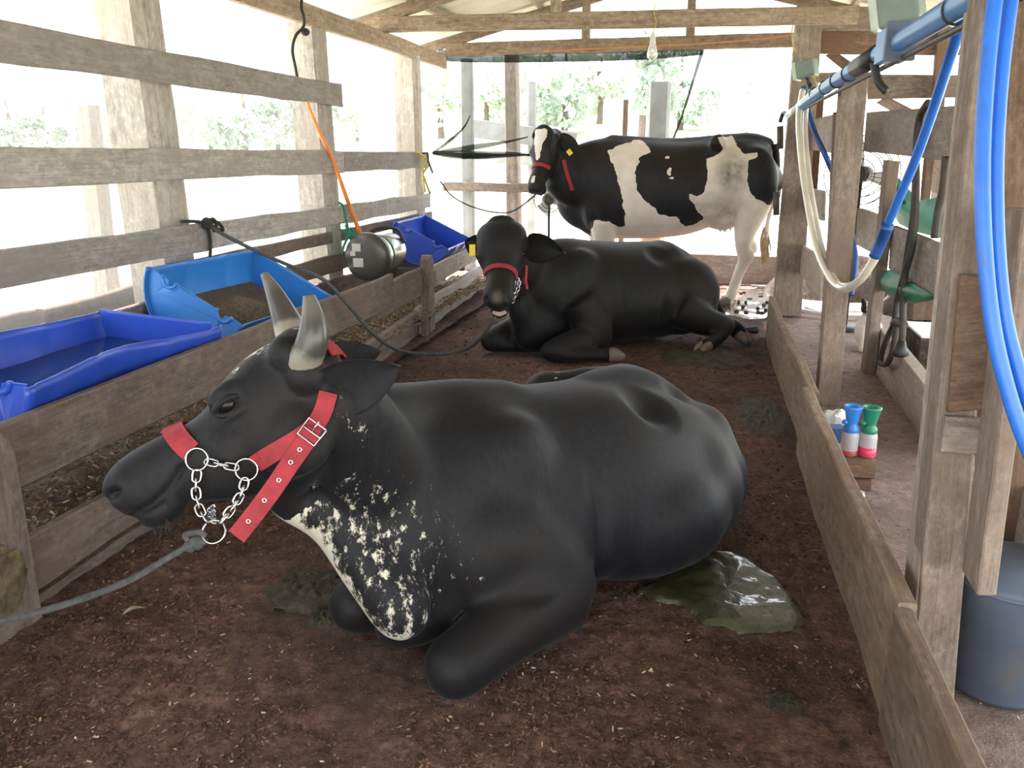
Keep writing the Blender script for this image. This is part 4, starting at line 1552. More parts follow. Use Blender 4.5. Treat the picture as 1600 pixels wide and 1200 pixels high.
# ------------------------------------------------------------------ cow 2: black, polled, lying facing the camera
def cow2():
    # axis from rump (0.0,6.85) to chest (-1.22,5.85)
    O = Vector((-0.62, 6.36, 0))
    fx = Vector((-0.80, -0.60, 0)).normalized()
    lx = Vector((-fx.y, fx.x, 0)).normalized()      # animal's left = towards the camera

    def L(s, y, z):
        return O + fx * s + lx * y + Vector((0, 0, z))

    root = empty('cow', O, 'all black hornless cow lying beside the feed trough and facing the camera', 'cow')
    parts = []
    T = [(-0.80, 0.0, 0.30, 0.05, 0.08, 0.1, 0), (-0.73, 0.0, 0.31, 0.17, 0.18, 0.2, 0), (-0.60, 0.0, 0.33, 0.29, 0.27, 0.28, -0.1), (-0.43, 0.0, 0.36, 0.37, 0.37, 0.34, -0.2), (-0.2, 0.0, 0.37, 0.41, 0.395, 0.36, -0.2),
         (0.1, 0.0, 0.37, 0.41, 0.405, 0.36, -0.2), (0.35, 0.0, 0.40, 0.37, 0.40, 0.38, -0.12), (0.55, 0.0, 0.44, 0.31, 0.38, 0.40, -0.05), (0.72, 0.02, 0.43, 0.26, 0.31, 0.38, -0.05), (0.84, 0.04, 0.38, 0.17, 0.22, 0.27, 0), (0.90, 0.05, 0.34, 0.06, 0.1, 0.12, 0)]
    parts.append(loft([(*L(a, b, c), w, hu, hd, k) for a, b, c, w, hu, hd, k in T], n=34, lateral=lx))
    F3 = frame(fx, (0, 0, 1))
    parts.append(ball(L(-0.36, 0.0, 0.66), (0.12, 0.22, 0.11), F3))                   # hooks
    parts.append(ball(L(-0.42, 0.22, 0.36), (0.33, 0.19, 0.30), F3))                  # near thigh
    parts.append(limb([(*L(-0.45, 0.22, 0.55), 0.12), (*L(-0.62, 0.17, 0.47), 0.12), (*L(-0.75, 0.08, 0.36), 0.10)]))
    # near hind leg: stifle forward, hock behind, shank and hoof in front
    parts.append(limb([(*L(-0.30, 0.34, 0.30), 0.15), (*L(-0.48, 0.43, 0.20), 0.115), (*L(-0.64, 0.46, 0.165), 0.085)]))
    parts.append(limb([(*L(-0.66, 0.46, 0.16), 0.075), (*L(-0.54, 0.54, 0.10), 0.055), (*L(-0.42, 0.60, 0.07), 0.05), (*L(-0.36, 0.62, 0.06), 0.052)]))
    # far hind foot pushed out behind
    parts.append(limb([(*L(-0.62, 0.30, 0.16), 0.09), (*L(-0.76, 0.40, 0.13), 0.07), (*L(-0.80, 0.44, 0.09), 0.062)]))
    # shoulder, fore legs folded
    parts.append(ball(L(0.46, 0.20, 0.46), (0.22, 0.13, 0.30), F3))
    parts.append(limb([(*L(0.52, 0.28, 0.40), 0.15), (*L(0.44, 0.34, 0.25), 0.135), (*L(0.40, 0.36, 0.16), 0.12)]))
    parts.append(limb([(*L(0.40, 0.36, 0.15), 0.115), (*L(0.58, 0.40, 0.13), 0.10), (*L(0.74, 0.42, 0.10), 0.085), (*L(0.80, 0.42, 0.085), 0.075)]))
    parts.append(limb([(*L(0.79, 0.42, 0.07), 0.068), (*L(0.62, 0.50, 0.06), 0.052), (*L(0.46, 0.54, 0.055), 0.048), (*L(0.40, 0.55, 0.05), 0.05)]))
    parts.append(limb([(*L(0.66, -0.08, 0.22), 0.12), (*L(0.88, -0.06, 0.15), 0.10), (*L(1.02, -0.03, 0.11), 0.09), (*L(1.07, -0.02, 0.095), 0.08)]))
    parts.append(limb([(*L(1.06, -0.02, 0.08), 0.07), (*L(0.88, 0.05, 0.06), 0.055), (*L(0.7, 0.1, 0.05), 0.05)]))
    parts.append(loft([(*L(0.60, 0.04, 0.22), 0.22, 0.22, 0.20), (*L(0.78, 0.10, 0.21), 0.17, 0.2, 0.19), (*L(0.90, 0.14, 0.20), 0.10, 0.16, 0.15), (*L(0.95, 0.15, 0.2), 0.04, 0.08, 0.07)], lateral=lx))
    # head, facing the camera
    poll = gt(783, 352, 5.28)
    muz = gt(775, 478, 4.93)
    fwd = muz - poll
    upv = -CF * 1.0 + CU * 0.35 - CR * 0.12
    hd = Head(poll, fwd, upv, 1.0)
    rows = [(x * 0.98, t + (0.02 if 0 <= x < 0.2 else 0), bt, hw * (1.55 if x < 0.1 else 1.36 if x < 0.25 else 1.22), w) for x, t, bt, hw, w in ROWS]
    parts.append(hd.skull(rows))
    for s in (-1, 1):
        parts.append(ball(hd.p(0.20, s * 0.118, -0.03), (0.05, 0.026, 0.03), hd.R))
        parts.append(ball(hd.p(0.55, s * 0.055, -0.045), (0.05, 0.035, 0.045), hd.R))
        parts.append(ball(hd.p(0.08, s * 0.125, -0.09), (0.05, 0.05, 0.05), hd.R))
    parts.append(ball(hd.p(-0.02, 0, 0.005), (0.05, 0.09, 0.05), hd.R))
    parts.append(ball(hd.p(0.56, 0, -0.155), (0.06, 0.06, 0.035), hd.R))
    n3 = hd.p(0.10, 0, -0.20)
    parts.append(loft([(*L(0.45, 0.0, 0.50), 0.26, 0.30, 0.32), (*L(0.72, 0.03, 0.60), 0.20, 0.22, 0.30), (*L(0.90, 0.12, 0.68), 0.165, 0.18, 0.22), (*hd.p(0.03, 0, -0.24), 0.14, 0.14, 0.16), (*hd.p(0.06, 0, -0.12), 0.11, 0.1, 0.12)], n=26))
    parts.append(limb([(*hd.p(0.30, 0, -0.24), 0.06), (*L(0.98, 0.20, 0.50), 0.075), (*L(0.93, 0.18, 0.34), 0.085), (*L(0.86, 0.14, 0.2), 0.09)]))
    me = fuse(parts, 0.014, 5)
    relax(me, away_from_head(me, hd), 26)
    R = hd.R
    spots = []
    for s in (-1, 1):
        spots += [(hd.p(0.572, s * 0.066, -0.03), (0.03, 0.022, 0.05), R, 0.024), (hd.p(0.205, s * 0.137, -0.055), (0.034, 0.05, 0.022), R, 0.012)]
    spots += [(L(-0.18, 0.24, 0.70), (0.14, 0.14, 0.14), F3, 0.04), (L(0.22, 0.40, 0.4), (0.05, 0.12, 0.3), F3, 0.02), (L(-0.14, 0.42, 0.28), (0.06, 0.14, 0.22), F3, 0.035)]
    for i in range(9):
        y = -0.06 + 0.12 * i / 8
        spots.append((hd.p(0.60 - 0.6 * y * y * 8, y, -0.125), (0.03, 0.02, 0.014), R, 0.016))
    dent(me, spots)
    co = co_array(me)
    hx = (co - np.array(hd.o)) @ np.array(R)
    attr(me, 'white', np.zeros(len(co)))
    muck = 0.9 * np.clip(1.3 - np.linalg.norm((hx - np.array([0.575, 0, -0.02])) / np.array([0.045, 0.036, 0.05]), axis=1) * 1.0, 0, 1)
    knee = np.array(L(-0.64, 0.50, 0.20))
    muck = np.maximum(muck, 0.55 * np.clip(1 - np.linalg.norm(co - knee, axis=1) / 0.10, 0, 1))
    attr(me, 'mucky', muck)
    sk = Skin(me)
    body_obj(me, M['coat2'], root)
    # hooves
    for c, d in ((L(0.40, 0.555, 0.05), fx * -1 + lx * 0.25), (L(-0.35, 0.63, 0.05), fx * 0.8 + lx * 0.4), (L(-0.80, 0.46, 0.07), lx * 0.8 - fx * 0.2 + Vector((0, 0, -0.3)))):
        d = d.normalized()
        v, f = join(*[loft([(*(c + s * 0.026 * d.cross(Vector((0, 0, 1))) + d * a), w, h1, h2) for a, w, h1, h2 in ((-0.02, 0.026, 0.045, 0.04), (0.03, 0.028, 0.048, 0.042), (0.075, 0.026, 0.03, 0.04), (0.10, 0.014, 0.006, 0.03))], n=12, steps=2) for s in (-1, 1)])
        mesh_obj('hoof', v, f, M['hoof'], root)
    # lip showing pale gum
    v, f = loft([(*hd.p(0.585, -0.04, -0.142), 0.008, 0.012, 0.012), (*hd.p(0.605, 0, -0.138), 0.012, 0.016, 0.014), (*hd.p(0.585, 0.04, -0.142), 0.008, 0.012, 0.012)], n=10)
    mesh_obj('lip', v, f, M['lip'], root)
    # ears: left ear spread wide to picture right, right ear to picture left with tag
    e0 = hd.p(0.09, 0.135, -0.10)
    leaf_ear('ear', e0, gt(882, 396, 5.2), -CF * 0.9 - CU * 0.25, 0.19, root, M['coat2'], cup=0.28)
    e1 = hd.p(0.09, -0.135, -0.10)
    ear = leaf_ear('ear', e1, gt(726, 378, 5.35), -CF * 0.9 - CU * 0.2, 0.14, root, M['coat2'], cup=0.25)
    t = gt(738, 391, 5.24)
    v, f = box((-0.019, -0.003, -0.036), (0.019, 0.003, 0.036), frame(CR, CU), t)
    mesh_obj('ear_tag', v, f, M['yellowtag'], root, smooth=False)
    for s in (1, -1):
        q, n = sk.shot(hd.p(0.205, s * 0.3, -0.05), hd.y * -s)
        if q is not None:
            v, f = ball(q - n * 0.008, 0.02, None, 12)
            mesh_obj('eye', v, f, M['eye'], root)
    halter = band_on_head(sk, hd, 0.335, 0.0, -25, 205, 0.034, root, 'halter', off=0.006)
    halter['label'] = 'red webbing halter with steel chain'
    # cheek strap and chain on the camera's right side
    way = [(822, 418), (820, 430), (815, 442)]
    pn = [sk.pix(u, v, 0.006, 5.05) for u, v in way]
    ribbon([p[0] for p in pn], [-CF] * 3, 0.022, 0.004, halter, M['red'], 'cheek_strap')
    pn = [gt(823, 415, 5.0), gt(822, 440, 5.0), gt(824, 452, 5.0)]
    ribbon(pn, [-CF] * 3, 0.012, 0.004, halter, M['red'], 'strap_end')
    t1 = (sk.pix(806, 438)[0] - C0).dot(CF) - 0.03
    v, f = ring_vf(gt(807, 438, t1), -CF + CR * 0.6, 0.022, 0.003, 20, 6)
    mesh_obj('ring', v, f, M['chrome'], halter)
    chain(halter, [gt(804, 440, t1), gt(803, 455, t1), gt(799, 472, t1 + 0.02)], 0.034, 0.022, 0.0032, M['chrome'], view=CF)
    chain(halter, [gt(811, 440, t1), gt(809, 452, t1), gt(801, 472, t1 + 0.02)], 0.034, 0.022, 0.0032, M['chrome'], view=CF)
    # tail
    tl = tube([L(-0.80, 0.0, 0.38), L(-0.90, 0.06, 0.2), L(-0.94, 0.14, 0.06), L(-1.05, 0.18, 0.035), L(-1.18, 0.2, 0.03)], [0.035, 0.03, 0.024, 0.022, 0.03], n=10)
    o = mesh_obj('tail', *tl, M['coat2'], root)
    attr(o.data, 'white', np.zeros(len(tl[0])))
    attr(o.data, 'mucky', np.zeros(len(tl[0])))
    return root


M['lip'] = simple('pinkish_gum', (0.42, 0.30, 0.26), 0.5)
cow_b = cow2()


# ------------------------------------------------------------------ cow 3: black and white, standing at the back
def inside(poly, px, py):
    r = np.zeros(len(px), bool)
    j = len(poly) - 1
    for i in range(len(poly)):
        xi, yi = poly[i]
        xj, yj = poly[j]
        c = ((yi > py) != (yj > py)) & (px < (xj - xi) * (py - yi) / (yj - yi + 1e-12) + xi)
        r ^= c
        j = i
    return r


def cow3():
    YC = 8.35
    root = empty('cow', (0.0, YC, 0), 'black and white cow standing side on at the back of the pen', 'cow')

    def P(u, v, dy=0.0):
        q = gy(u, v, YC)
        q.y += dy
        return q

    parts = []
    # trunk stations: u, top v, bottom v, half width
    T = [(890, 255, 322, 0.05), (900, 238, 350, 0.15), (918, 222, 368, 0.23), (948, 214, 373, 0.29), (985, 216, 373, 0.34), (1025, 218, 372, 0.37), (1062, 219, 368, 0.37), (1098, 216, 356, 0.34), (1128, 213, 345, 0.30), (1160, 212, 335, 0.27), (1190, 213, 322, 0.23), (1207, 222, 305, 0.16), (1214, 240, 275, 0.05)]
    rings = []
    for u, vt, vb, w in T:
        a, b = P(u, vt), P(u, vb)
        c = a.lerp(b, 0.45)
        rings.append((c.x, YC, c.z, w, a.z - c.z, c.z - b.z, -0.15))
    parts.append(loft(rings, n=32, lateral=(0, 1, 0)))
    rump = P(1125, 212)
    for s in (-1, 1):
        h = P(1122, 222, s * 0.24)
        parts.append(ball(h, (0.09, 0.07, 0.08)))
        parts.append(ball(P(1200, 236, s * 0.10), (0.05, 0.05, 0.05)))
    parts.append(limb([(*P(960, 232), 0.10), (*P(930, 236, -0.03), 0.11), (*P(905, 242, -0.10), 0.10), (*P(884, 240, -0.2), 0.085)]))
    parts.append(limb([(*P(950, 222), 0.08), (*P(1050, 226), 0.07), (*P(1130, 221), 0.075), (*P(1175, 219), 0.075), (*P(1202, 224), 0.06)]))
    # thighs and hind legs
    for s, du, dv in ((-1, 0, 0), (1, 8, -8)):
        y = s * 0.17
        parts.append(ball(P(1175, 285, y), (0.23, 0.13, 0.34)))
        pts = [(1178, 318, 0.15), (1165, 352, 0.115), (1160, 380, 0.075), (1162, 402, 0.062), (1155, 420, 0.052), (1147, 440, 0.047), (1141, 458, 0.052), (1135, 468, 0.05)]
        parts.append(limb([(*P(u + du, v + dv, y), r) for u, v, r in pts]))
        parts.append(ball(P(1168 + du, 397 + dv, y), (0.06, 0.05, 0.08)))
    # fore legs
    for s, du in ((-1, 0), (1, -14)):
        y = s * 0.15
        parts.append(ball(P(940, 320, y), (0.18, 0.11, 0.28)))
        pts = [(945, 345, 0.14), (948, 380, 0.095), (950, 410, 0.07), (950, 425, 0.068), (950, 450, 0.045), (950, 468, 0.05), (947, 478, 0.05)]
        parts.append(limb([(*P(u + du, v, y), r) for u, v, r in pts]))
    # udder and teats
    parts.append(ball(P(1128, 338, 0.0), (0.20, 0.17, 0.13)))
    for u, v, y in ((1125, 352, -0.08), (1133, 353, -0.07), (1126, 352, 0.07), (1142, 352, 0.06)):
        parts.append(limb([(*P(u, v - 8, y), 0.026), (*P(u, v, y), 0.018), (*P(u, v + 9, y), 0.013)]))
    # brisket
    parts.append(loft([(*P(935, 330), 0.20, 0.22, 0.22), (*P(910, 318), 0.15, 0.22, 0.24), (*P(893, 300), 0.10, 0.18, 0.20), (*P(884, 288), 0.05, 0.1, 0.1)], lateral=(0, 1, 0)))
    # head turned towards the camera
    poll = P(858, 207, -0.28)
    muz = P(845, 312, -0.62)
    hd = Head(poll, muz - poll, -CF * 0.80 - CR * 0.55 + CU * 0.42, 0.98)
    rows = [(x, t, bt, hw * 1.12, w) for x, t, bt, hw, w in ROWS]
    parts.append(hd.skull(rows))
    for s in (-1, 1):
        parts.append(ball(hd.p(0.19, s * 0.102, -0.022), (0.05, 0.026, 0.034), hd.R))
        parts.append(ball(hd.p(0.55, s * 0.048, -0.05), (0.045, 0.034, 0.045), hd.R))
        parts.append(ball(hd.p(0.03, s * 0.10, -0.09), (0.05, 0.045, 0.05), hd.R))
    parts.append(limb([(*hd.p(0.02, -0.07, 0.0), 0.05), (*hd.p(-0.01, 0, 0.01), 0.058), (*hd.p(0.02, 0.07, 0.0), 0.05)]))
    parts.append(ball(hd.p(0.53, 0, -0.16), (0.06, 0.055, 0.04), hd.R))
    parts.append(loft([(*P(940, 285), 0.22, 0.33, 0.34), (*P(912, 282, -0.06), 0.17, 0.26, 0.29), (*P(888, 272, -0.16), 0.135, 0.20, 0.24), (*hd.p(0.0, 0, -0.20), 0.11, 0.13, 0.16), (*hd.p(0.06, 0, -0.12), 0.09, 0.09, 0.1)], n=26))
    me = fuse(parts, 0.0135, 4)
    relax(me, away_from_head(me, hd) * np.clip((co_array(me)[:, 2] - 0.85) / 0.2, 0, 1), 26)
    R = hd.R
    spots = []
    for s in (-1, 1):
        spots += [(hd.p(0.572, s * 0.06, -0.045), (0.03, 0.04, 0.018), R, 0.02), (hd.p(0.19, s * 0.122, -0.045), (0.034, 0.05, 0.022), R, 0.012)]
    spots += [(P(1090, 248, -0.30), (0.16, 0.15, 0.15), None, 0.03), (P(972, 290, -0.36), (0.08, 0.12, 0.34), None, 0.02)]
    dent(me, spots)
    relax(me, away_from_head(me, hd) * np.clip((co_array(me)[:, 2] - 0.85) / 0.2, 0, 1), 8)
    co = co_array(me)
    # coat pattern, drawn on the animal's flank plane
    k = lambda pts: [(lambda q: (q.x, q.z))(gy(800 + x * 0.275, 180 + y * 0.275, YC)) for x, y in pts]
    jx = np.array([noise.noise(Vector(c * 14)) for c in co]) * 0.016
    jz = np.array([noise.noise(Vector(c * 14 + np.array([5, 9, 2]))) for c in co]) * 0.016
    X, Z = co[:, 0] + jx, co[:, 2] + jz
    # shift for parallax of the near flank
    near = np.clip((YC - co[:, 1]) / YC, -0.1, 0.1)
    X = X * (1 + near)
    Z = CAMH + (Z - CAMH) * (1 + near)
    w = np.zeros(len(co), bool)
    w |= inside(k([(545, 200), (640, 165), (690, 138), (745, 142), (790, 212), (725, 238), (702, 330), (712, 430), (760, 492), (815, 528), (840, 568), (930, 576), (985, 640), (1090, 592), (1060, 545), (1030, 500), (998, 448), (1050, 462), (1092, 440), (1112, 340), (1100, 248), (1190, 218), (1203, 190), (1160, 128), (1250, 120), (1312, 218), (1390, 205), (1392, 232), (1345, 260), (1335, 350), (1350, 430), (1385, 475), (1420, 482), (1480, 520), (1480, 1300), (380, 1300), (440, 700), (470, 590), (555, 608), (610, 640), (640, 630), (640, 560), (615, 420), (585, 300)]), X, Z)
    for cx, cy, rx, ry in ((880, 243, 18, 9), (897, 320, 8, 26), (908, 358, 14, 8)):
        c = gy(800 + cx * 0.275, 180 + cy * 0.275, YC)
        sc = 0.275 / 169.0
        w |= ((X - c.x) / (rx * sc)) ** 2 + ((Z - c.z) / (ry * sc)) ** 2 < 1
    hx = (co - np.array(hd.o)) @ np.array(R)
    ishead = (hx[:, 0] > -0.06) & (hx[:, 0] < 0.66) & (np.abs(hx[:, 1]) < 0.16) & (hx[:, 2] > -0.32) & (co[:, 0] < P(893, 250).x)
    w &= ~ishead
    hj = np.array([noise.noise(Vector(c * 30)) for c in co]) * 0.012
    t = np.clip((hx[:, 0] + 0.01) / 0.30, 0, 1)
    half = 0.078 * (1 - t) ** 0.7 + 0.004
    w |= ishead & (hx[:, 2] > -0.09) & (np.abs(hx[:, 1] + hj) < half) & (hx[:, 0] > 0.005) & (hx[:, 0] < 0.30)
    w |= ishead & (np.abs(hx[:, 1] - 0.01) < 0.018) & (hx[:, 0] > 0.46) & (hx[:, 0] < 0.53) & (hx[:, 2] > -0.04)
    attr(me, 'white', blur(me, w.astype(float), 2))
    g = P(1143, 268, -0.3)
    muck = 0.95 * np.clip(1.4 - np.sqrt(((co[:, 0] - g.x) / 0.13) ** 2 + ((co[:, 2] - g.z) / 0.18) ** 2), 0, 1)
    g = P(1110, 325, -0.3)
    muck = np.maximum(muck, 0.55 * np.clip(1.3 - np.sqrt(((co[:, 0] - g.x) / 0.35) ** 2 + ((co[:, 2] - g.z) / 0.16) ** 2), 0, 1))
    attr(me, 'mucky', muck * w)
    sk = Skin(me)
    body_obj(me, M['coat3'], root)
    # hooves
    for u, v, y in ((1132, 476, -0.17), (1140, 468, 0.17), (944, 488, -0.15), (930, 488, 0.15)):
        c = P(u, v, y)
        c.z = 0.045
        v_, f_ = join(*[loft([(*(c + Vector((0, s * 0.028, 0)) + Vector((-1, 0, 0)) * a), w_, h1, h2) for a, w_, h1, h2 in ((-0.05, 0.03, 0.05, 0.04), (0.0, 0.03, 0.05, 0.042), (0.05, 0.027, 0.02, 0.042), (0.075, 0.014, -0.005, 0.038))], n=12, steps=2, lateral=(0, 1, 0)) for s in (-1, 1)])
        mesh_obj('hoof', v_, f_, M['hoof'], root)
    # ears
    e0 = hd.p(0.03, 0.11, -0.09)
    leaf_ear('ear', e0, gt(904, 228, (e0 - C0).dot(CF) - 0.02), -CF * 1.0 + CU * 0.15, 0.15, root, M['coat3'], cup=0.25)
    e1 = hd.p(0.02, -0.10, -0.06)
    leaf_ear('ear', e1, gt(838, 199, (e1 - C0).dot(CF) + 0.08), CR * -0.4 - CF * 0.8, 0.12, root, M['coat3'], cup=0.2)
    t = gt(890, 238, (e0 - C0).dot(CF) - 0.05)
    v, f = box((-0.022, -0.003, -0.026), (0.022, 0.003, 0.026), frame(CR * 0.8 + CU * 0.6, CU), t)
    mesh_obj('ear_tag', v, f, M['yellowtag'], root, smooth=False)
    for s in (1, -1):
        q, n = sk.shot(hd.p(0.19, s * 0.3, -0.045), hd.y * -s)
        if q is not None:
            v, f = ball(q - n * 0.01, 0.021, None, 12)
            mesh_obj('eye', v, f, M['eye'], root)
    halter = band_on_head(sk, hd, 0.345, 0.0, -10, 190, 0.036, root, 'halter', off=0.006)
    halter['label'] = 'red webbing halter'
    pn = [sk.pix(u, v, 0.01, 8.2) for u, v in ((881, 250), (884, 265), (889, 282), (894, 297))]
    pp = [Vector(x) for x in catmull([tuple(p[0]) for p in pn], 3)]
    ribbon(pp, [-CF] * len(pp), 0.036, 0.005, halter, M['red'], 'cheek_strap')
    # tail with pale switch
    tl = [P(1210, 225), P(1214, 262), P(1208, 310), P(1200, 345), P(1196, 372)]
    v, f = tube(tl, [0.04, 0.03, 0.022, 0.02, 0.03], n=10)
    o = mesh_obj('tail', v, f, M['coat3'], root)
    attr(o.data, 'white', np.array([1.0 if q[2] < P(1210, 300).z else 0.0 for q in v]))
    attr(o.data, 'mucky', np.zeros(len(v)))
    hs = []
    for i in range(46):
        a = random.random() * 6.28
        r = 0.03 * random.random()
        s0 = P(1197, 362) + Vector((math.cos(a) * r, math.sin(a) * r, random.uniform(-0.05, 0.05)))
        e = P(1193 + random.uniform(-6, 8), 405 + random.uniform(-14, 22)) + Vector((0, random.uniform(-.03, .03), 0))
        hs.append(tube([s0, s0.lerp(e, 0.5) + Vector((random.uniform(-.02, .02), random.uniform(-.02, .02), 0)), e], [0.006, 0.007, 0.001], n=4, steps=3))
    v, f = join(*hs)
    sw = mesh_obj('tail_switch', v, f, M['switch'], o)
    tag(sw, kind='stuff')
    return root, hd


M['switch'] = simple('pale_tail_hair', (0.50, 0.38, 0.24), 0.8, var=0.3, scale=30)
cow_c, head_c = cow3()

# ================================================================== FEED TROUGH
tr = empty('feed_trough', (-2.35, 3.5, 0), 'long brown plank feed trough along the left fence', 'trough')
plank('front_board', (-2.03, -1.2, 0.50), (-2.03, 5.2, 0.53), 0.215, 0.038, material=M['trough'], parent=tr, wob=0.008)
plank('front_board', (-2.085, 5.02, 0.455), (-2.115, 6.04, 0.465), 0.215, 0.035, material=M['trough'], parent=tr)
plank('front_board', (-2.16, 6.45, 0.455), (-2.25, 8.35, 0.47), 0.155, 0.035, material=M['rail'], parent=tr)
plank('front_board', (-2.14, 6.0, 0.43), (-2.16, 6.5, 0.44), 0.10, 0.03, material=M['trough'], parent=tr)
plank('lower_board', (-2.03, -1.2, 0.11), (-2.06, 4.72, 0.11), 0.24, 0.04, material=M['trough'], parent=tr, wob=0.010)
plank('lower_board', (-2.075, 4.70, 0.11), (-2.15, 6.02, 0.12), 0.25, 0.04, material=M['trough'], parent=tr, wob=0.010)
plank('lower_board', (-2.14, 6.00, 0.13), (-2.27, 8.35, 0.16), 0.28, 0.04, material=M['rail'], parent=tr, wob=0.012)


def round_top_post(x, y, z1, w, t, parent, name='trough_post', m='trough'):
    """short post with shouldered top, local x up"""
    prof = [(0, -w / 2), (0, w / 2), (z1 * 0.88, w / 2), (z1 * 0.95, w * 0.42), (z1, w * 0.22), (z1, -w * 0.22), (z1 * 0.95, -w * 0.42), (z1 * 0.88, -w / 2)]
    vs = [(a, b, -t / 2) for a, b in prof] + [(a, b, t / 2) for a, b in prof]
    n = len(prof)
    fs = [tuple(range(n - 1, -1, -1)), tuple(range(n, 2 * n))] + [(i, (i + 1) % n, n + (i + 1) % n, n + i) for i in range(n)]
    Rm = Matrix(((0, 0, 1, x), (0, 1, 0, y), (1, 0, 0, 0), (0, 0, 0, 1)))
    return mesh_obj(name, vs, fs, M[m], parent, Rm, smooth=False)


round_top_post(-1.985, 1.83, 0.635, 0.20, 0.055, tr)
round_top_post(-2.105, 6.16, 0.65, 0.13, 0.07, tr)
round_top_post(-2.07, 5.98, 0.24, 0.07, 0.04, tr)
for y in (2.2, 3.05, 3.7, 4.4, 7.1, 7.75):
    plank('bearer', (-2.70, y, 0.35 if y < 3.5 else 0.37), (-2.27, y, 0.35 if y < 3.5 else 0.37), 0.10, 0.06, material=M['trough'], parent=tr)
crust = empty('dung_crust', (-1.95, 1.78, 0.2), 'yellowish dried dung caked on the trough post at the left edge', 'dung')
v, f = ball((-1.955, 1.80, 0.19), (0.016, 0.095, 0.115), None, 22)
v = [Vector(p) + Vector((0.008, 0.03, 0.03)) * noise.noise(Vector(p) * 34) for p in v]
mesh_obj('crust', v, f, simple('dried_dung', (0.16, 0.12, 0.065), 0.9, var=0.5, scale=30, bumps=0.8), crust)

fod = grid_obj('fodder', -2.72, -2.06, 0.4, 8.3, 24, 220, lambda x, y: 0.17 + 0.03 * fbm(x, y, 2.5) + 0.02 * fbm(x, y, 9) + 0.05 * max(0, (x + 2.5)) * 0.4, M['fodder'])
rebase(fod, (-2.4, 4, 0.15))
tag(fod, 'chopped dry fodder spread along the bottom of the plank trough', 'fodder', kind='stuff')


def chips(name, n, area, zf, tone, size, label, cat, tilt=0.35):
    P = np.empty((n * 4, 3))
    tn = np.empty(n * 4)
    k = 0
    for i in range(n):
        x, y = area()
        s = size[0] + (size[1] - size[0]) * random.random() ** 2
        w = s * random.uniform(0.18, 0.45)
        a = random.random() * PI
        dx, dy = math.cos(a) * s / 2, math.sin(a) * s / 2
        ex, ey = -math.sin(a) * w / 2, math.cos(a) * w / 2
        t1, t2 = random.uniform(-tilt, tilt) * s / 2, random.uniform(-tilt, tilt) * w
        z = zf(x, y) + 0.003 + abs(t1)
        P[k] = (x - dx - ex, y - dy - ey, z - t1 - t2)
        P[k + 1] = (x + dx - ex, y + dy - ey, z + t1 - t2)
        P[k + 2] = (x + dx + ex, y + dy + ey, z + t1 + t2)
        P[k + 3] = (x - dx + ex, y - dy + ey, z - t1 + t2)
        tn[k:k + 4] = tone()
        k += 4
    me = bpy.data.meshes.new(name)
    me.from_pydata(P.tolist(), [], [(4 * i, 4 * i + 1, 4 * i + 2, 4 * i + 3) for i in range(n)])
    me.materials.append(M['chip'])
    attr(me, 'tone', tn)
    o = bpy.data.objects.new(name, me)
    link(o)
    return tag(o, label, cat, kind='stuff')


def pen_area():
    r = random.random()
    if r < 0.72:
        y = 1.1 + 2.6 * random.random() ** 1.1
    else:
        y = 3.7 + 5.6 * random.random()
    return random.uniform(-2.0, 0.5), y


def clumpy():
    while True:
        x, y = pen_area()
        if fbm(x + 3, y, 2.1) + 0.55 * random.random() > 0.05:
            return x, y


chips('wood_shavings', 85000, clumpy, floor_z, lambda: min(1, 0.10 + random.random() ** 1.4 * (1.3 if random.random() < 0.07 else 0.66)), (0.004, 0.015), 'wood shavings strewn all over the bedding of the pen', 'bedding')
chips('straw_bits', 12000, lambda: (random.uniform(-2.45, -2.07), random.choice((random.uniform(1.5, 5), random.uniform(4, 8.2)))), lambda x, y: 0.195 + 0.03 * fbm(x, y, 2.5) + 0.02 * max(0, x + 2.5), lambda: random.uniform(0.45, 1.05), (0.007, 0.024), 'pale straw bits lying on the fodder in the trough', 'straw', 0.6)
chips('aisle_litter', 2500, lambda: (random.uniform(0.56, 1.8), random.uniform(2, 8.5)), lambda x, y: 0.004 + 0.012 * fbm(x, y, 2.2), lambda: random.uniform(0.2, 1.0), (0.008, 0.02), 'small pale litter scattered on the dirt of the aisle', 'litter')


# small dark crumbs of soiled bedding
vs_, fs_, tn_ = [], [], []
for i in range(9000):
    x, y = clumpy()
    if fbm(x + 3, y, 2.1) < 0.0 and random.random() < 0.6:
        continue
    s_ = 0.003 + 0.009 * random.random() ** 2.5
    z = floor_z(x, y)
    k = len(vs_)
    j_ = lambda: random.uniform(0.6, 1.3) * s_
    vs_ += [(x - j_(), y, z + s_ * 0.3), (x + j_(), y, z + s_ * 0.3), (x, y - j_(), z + s_ * 0.3), (x, y + j_(), z + s_ * 0.3), (x, y, z + j_()), (x, y, z - s_ * 0.5)]
    fs_ += [(k, k + 2, k + 4), (k + 2, k + 1, k + 4), (k + 1, k + 3, k + 4), (k + 3, k, k + 4), (k + 2, k, k + 5), (k + 1, k + 2, k + 5), (k + 3, k + 1, k + 5), (k, k + 3, k + 5)]
    tn_ += [random.random() * 0.35] * 6
o = mesh_obj('bedding_clods', vs_, fs_, M['chip'], smooth=False)
attr(o.data, 'tone', tn_)
tag(o, 'dark crumbs of soiled bedding strewn over the pen floor', 'bedding', kind='stuff')

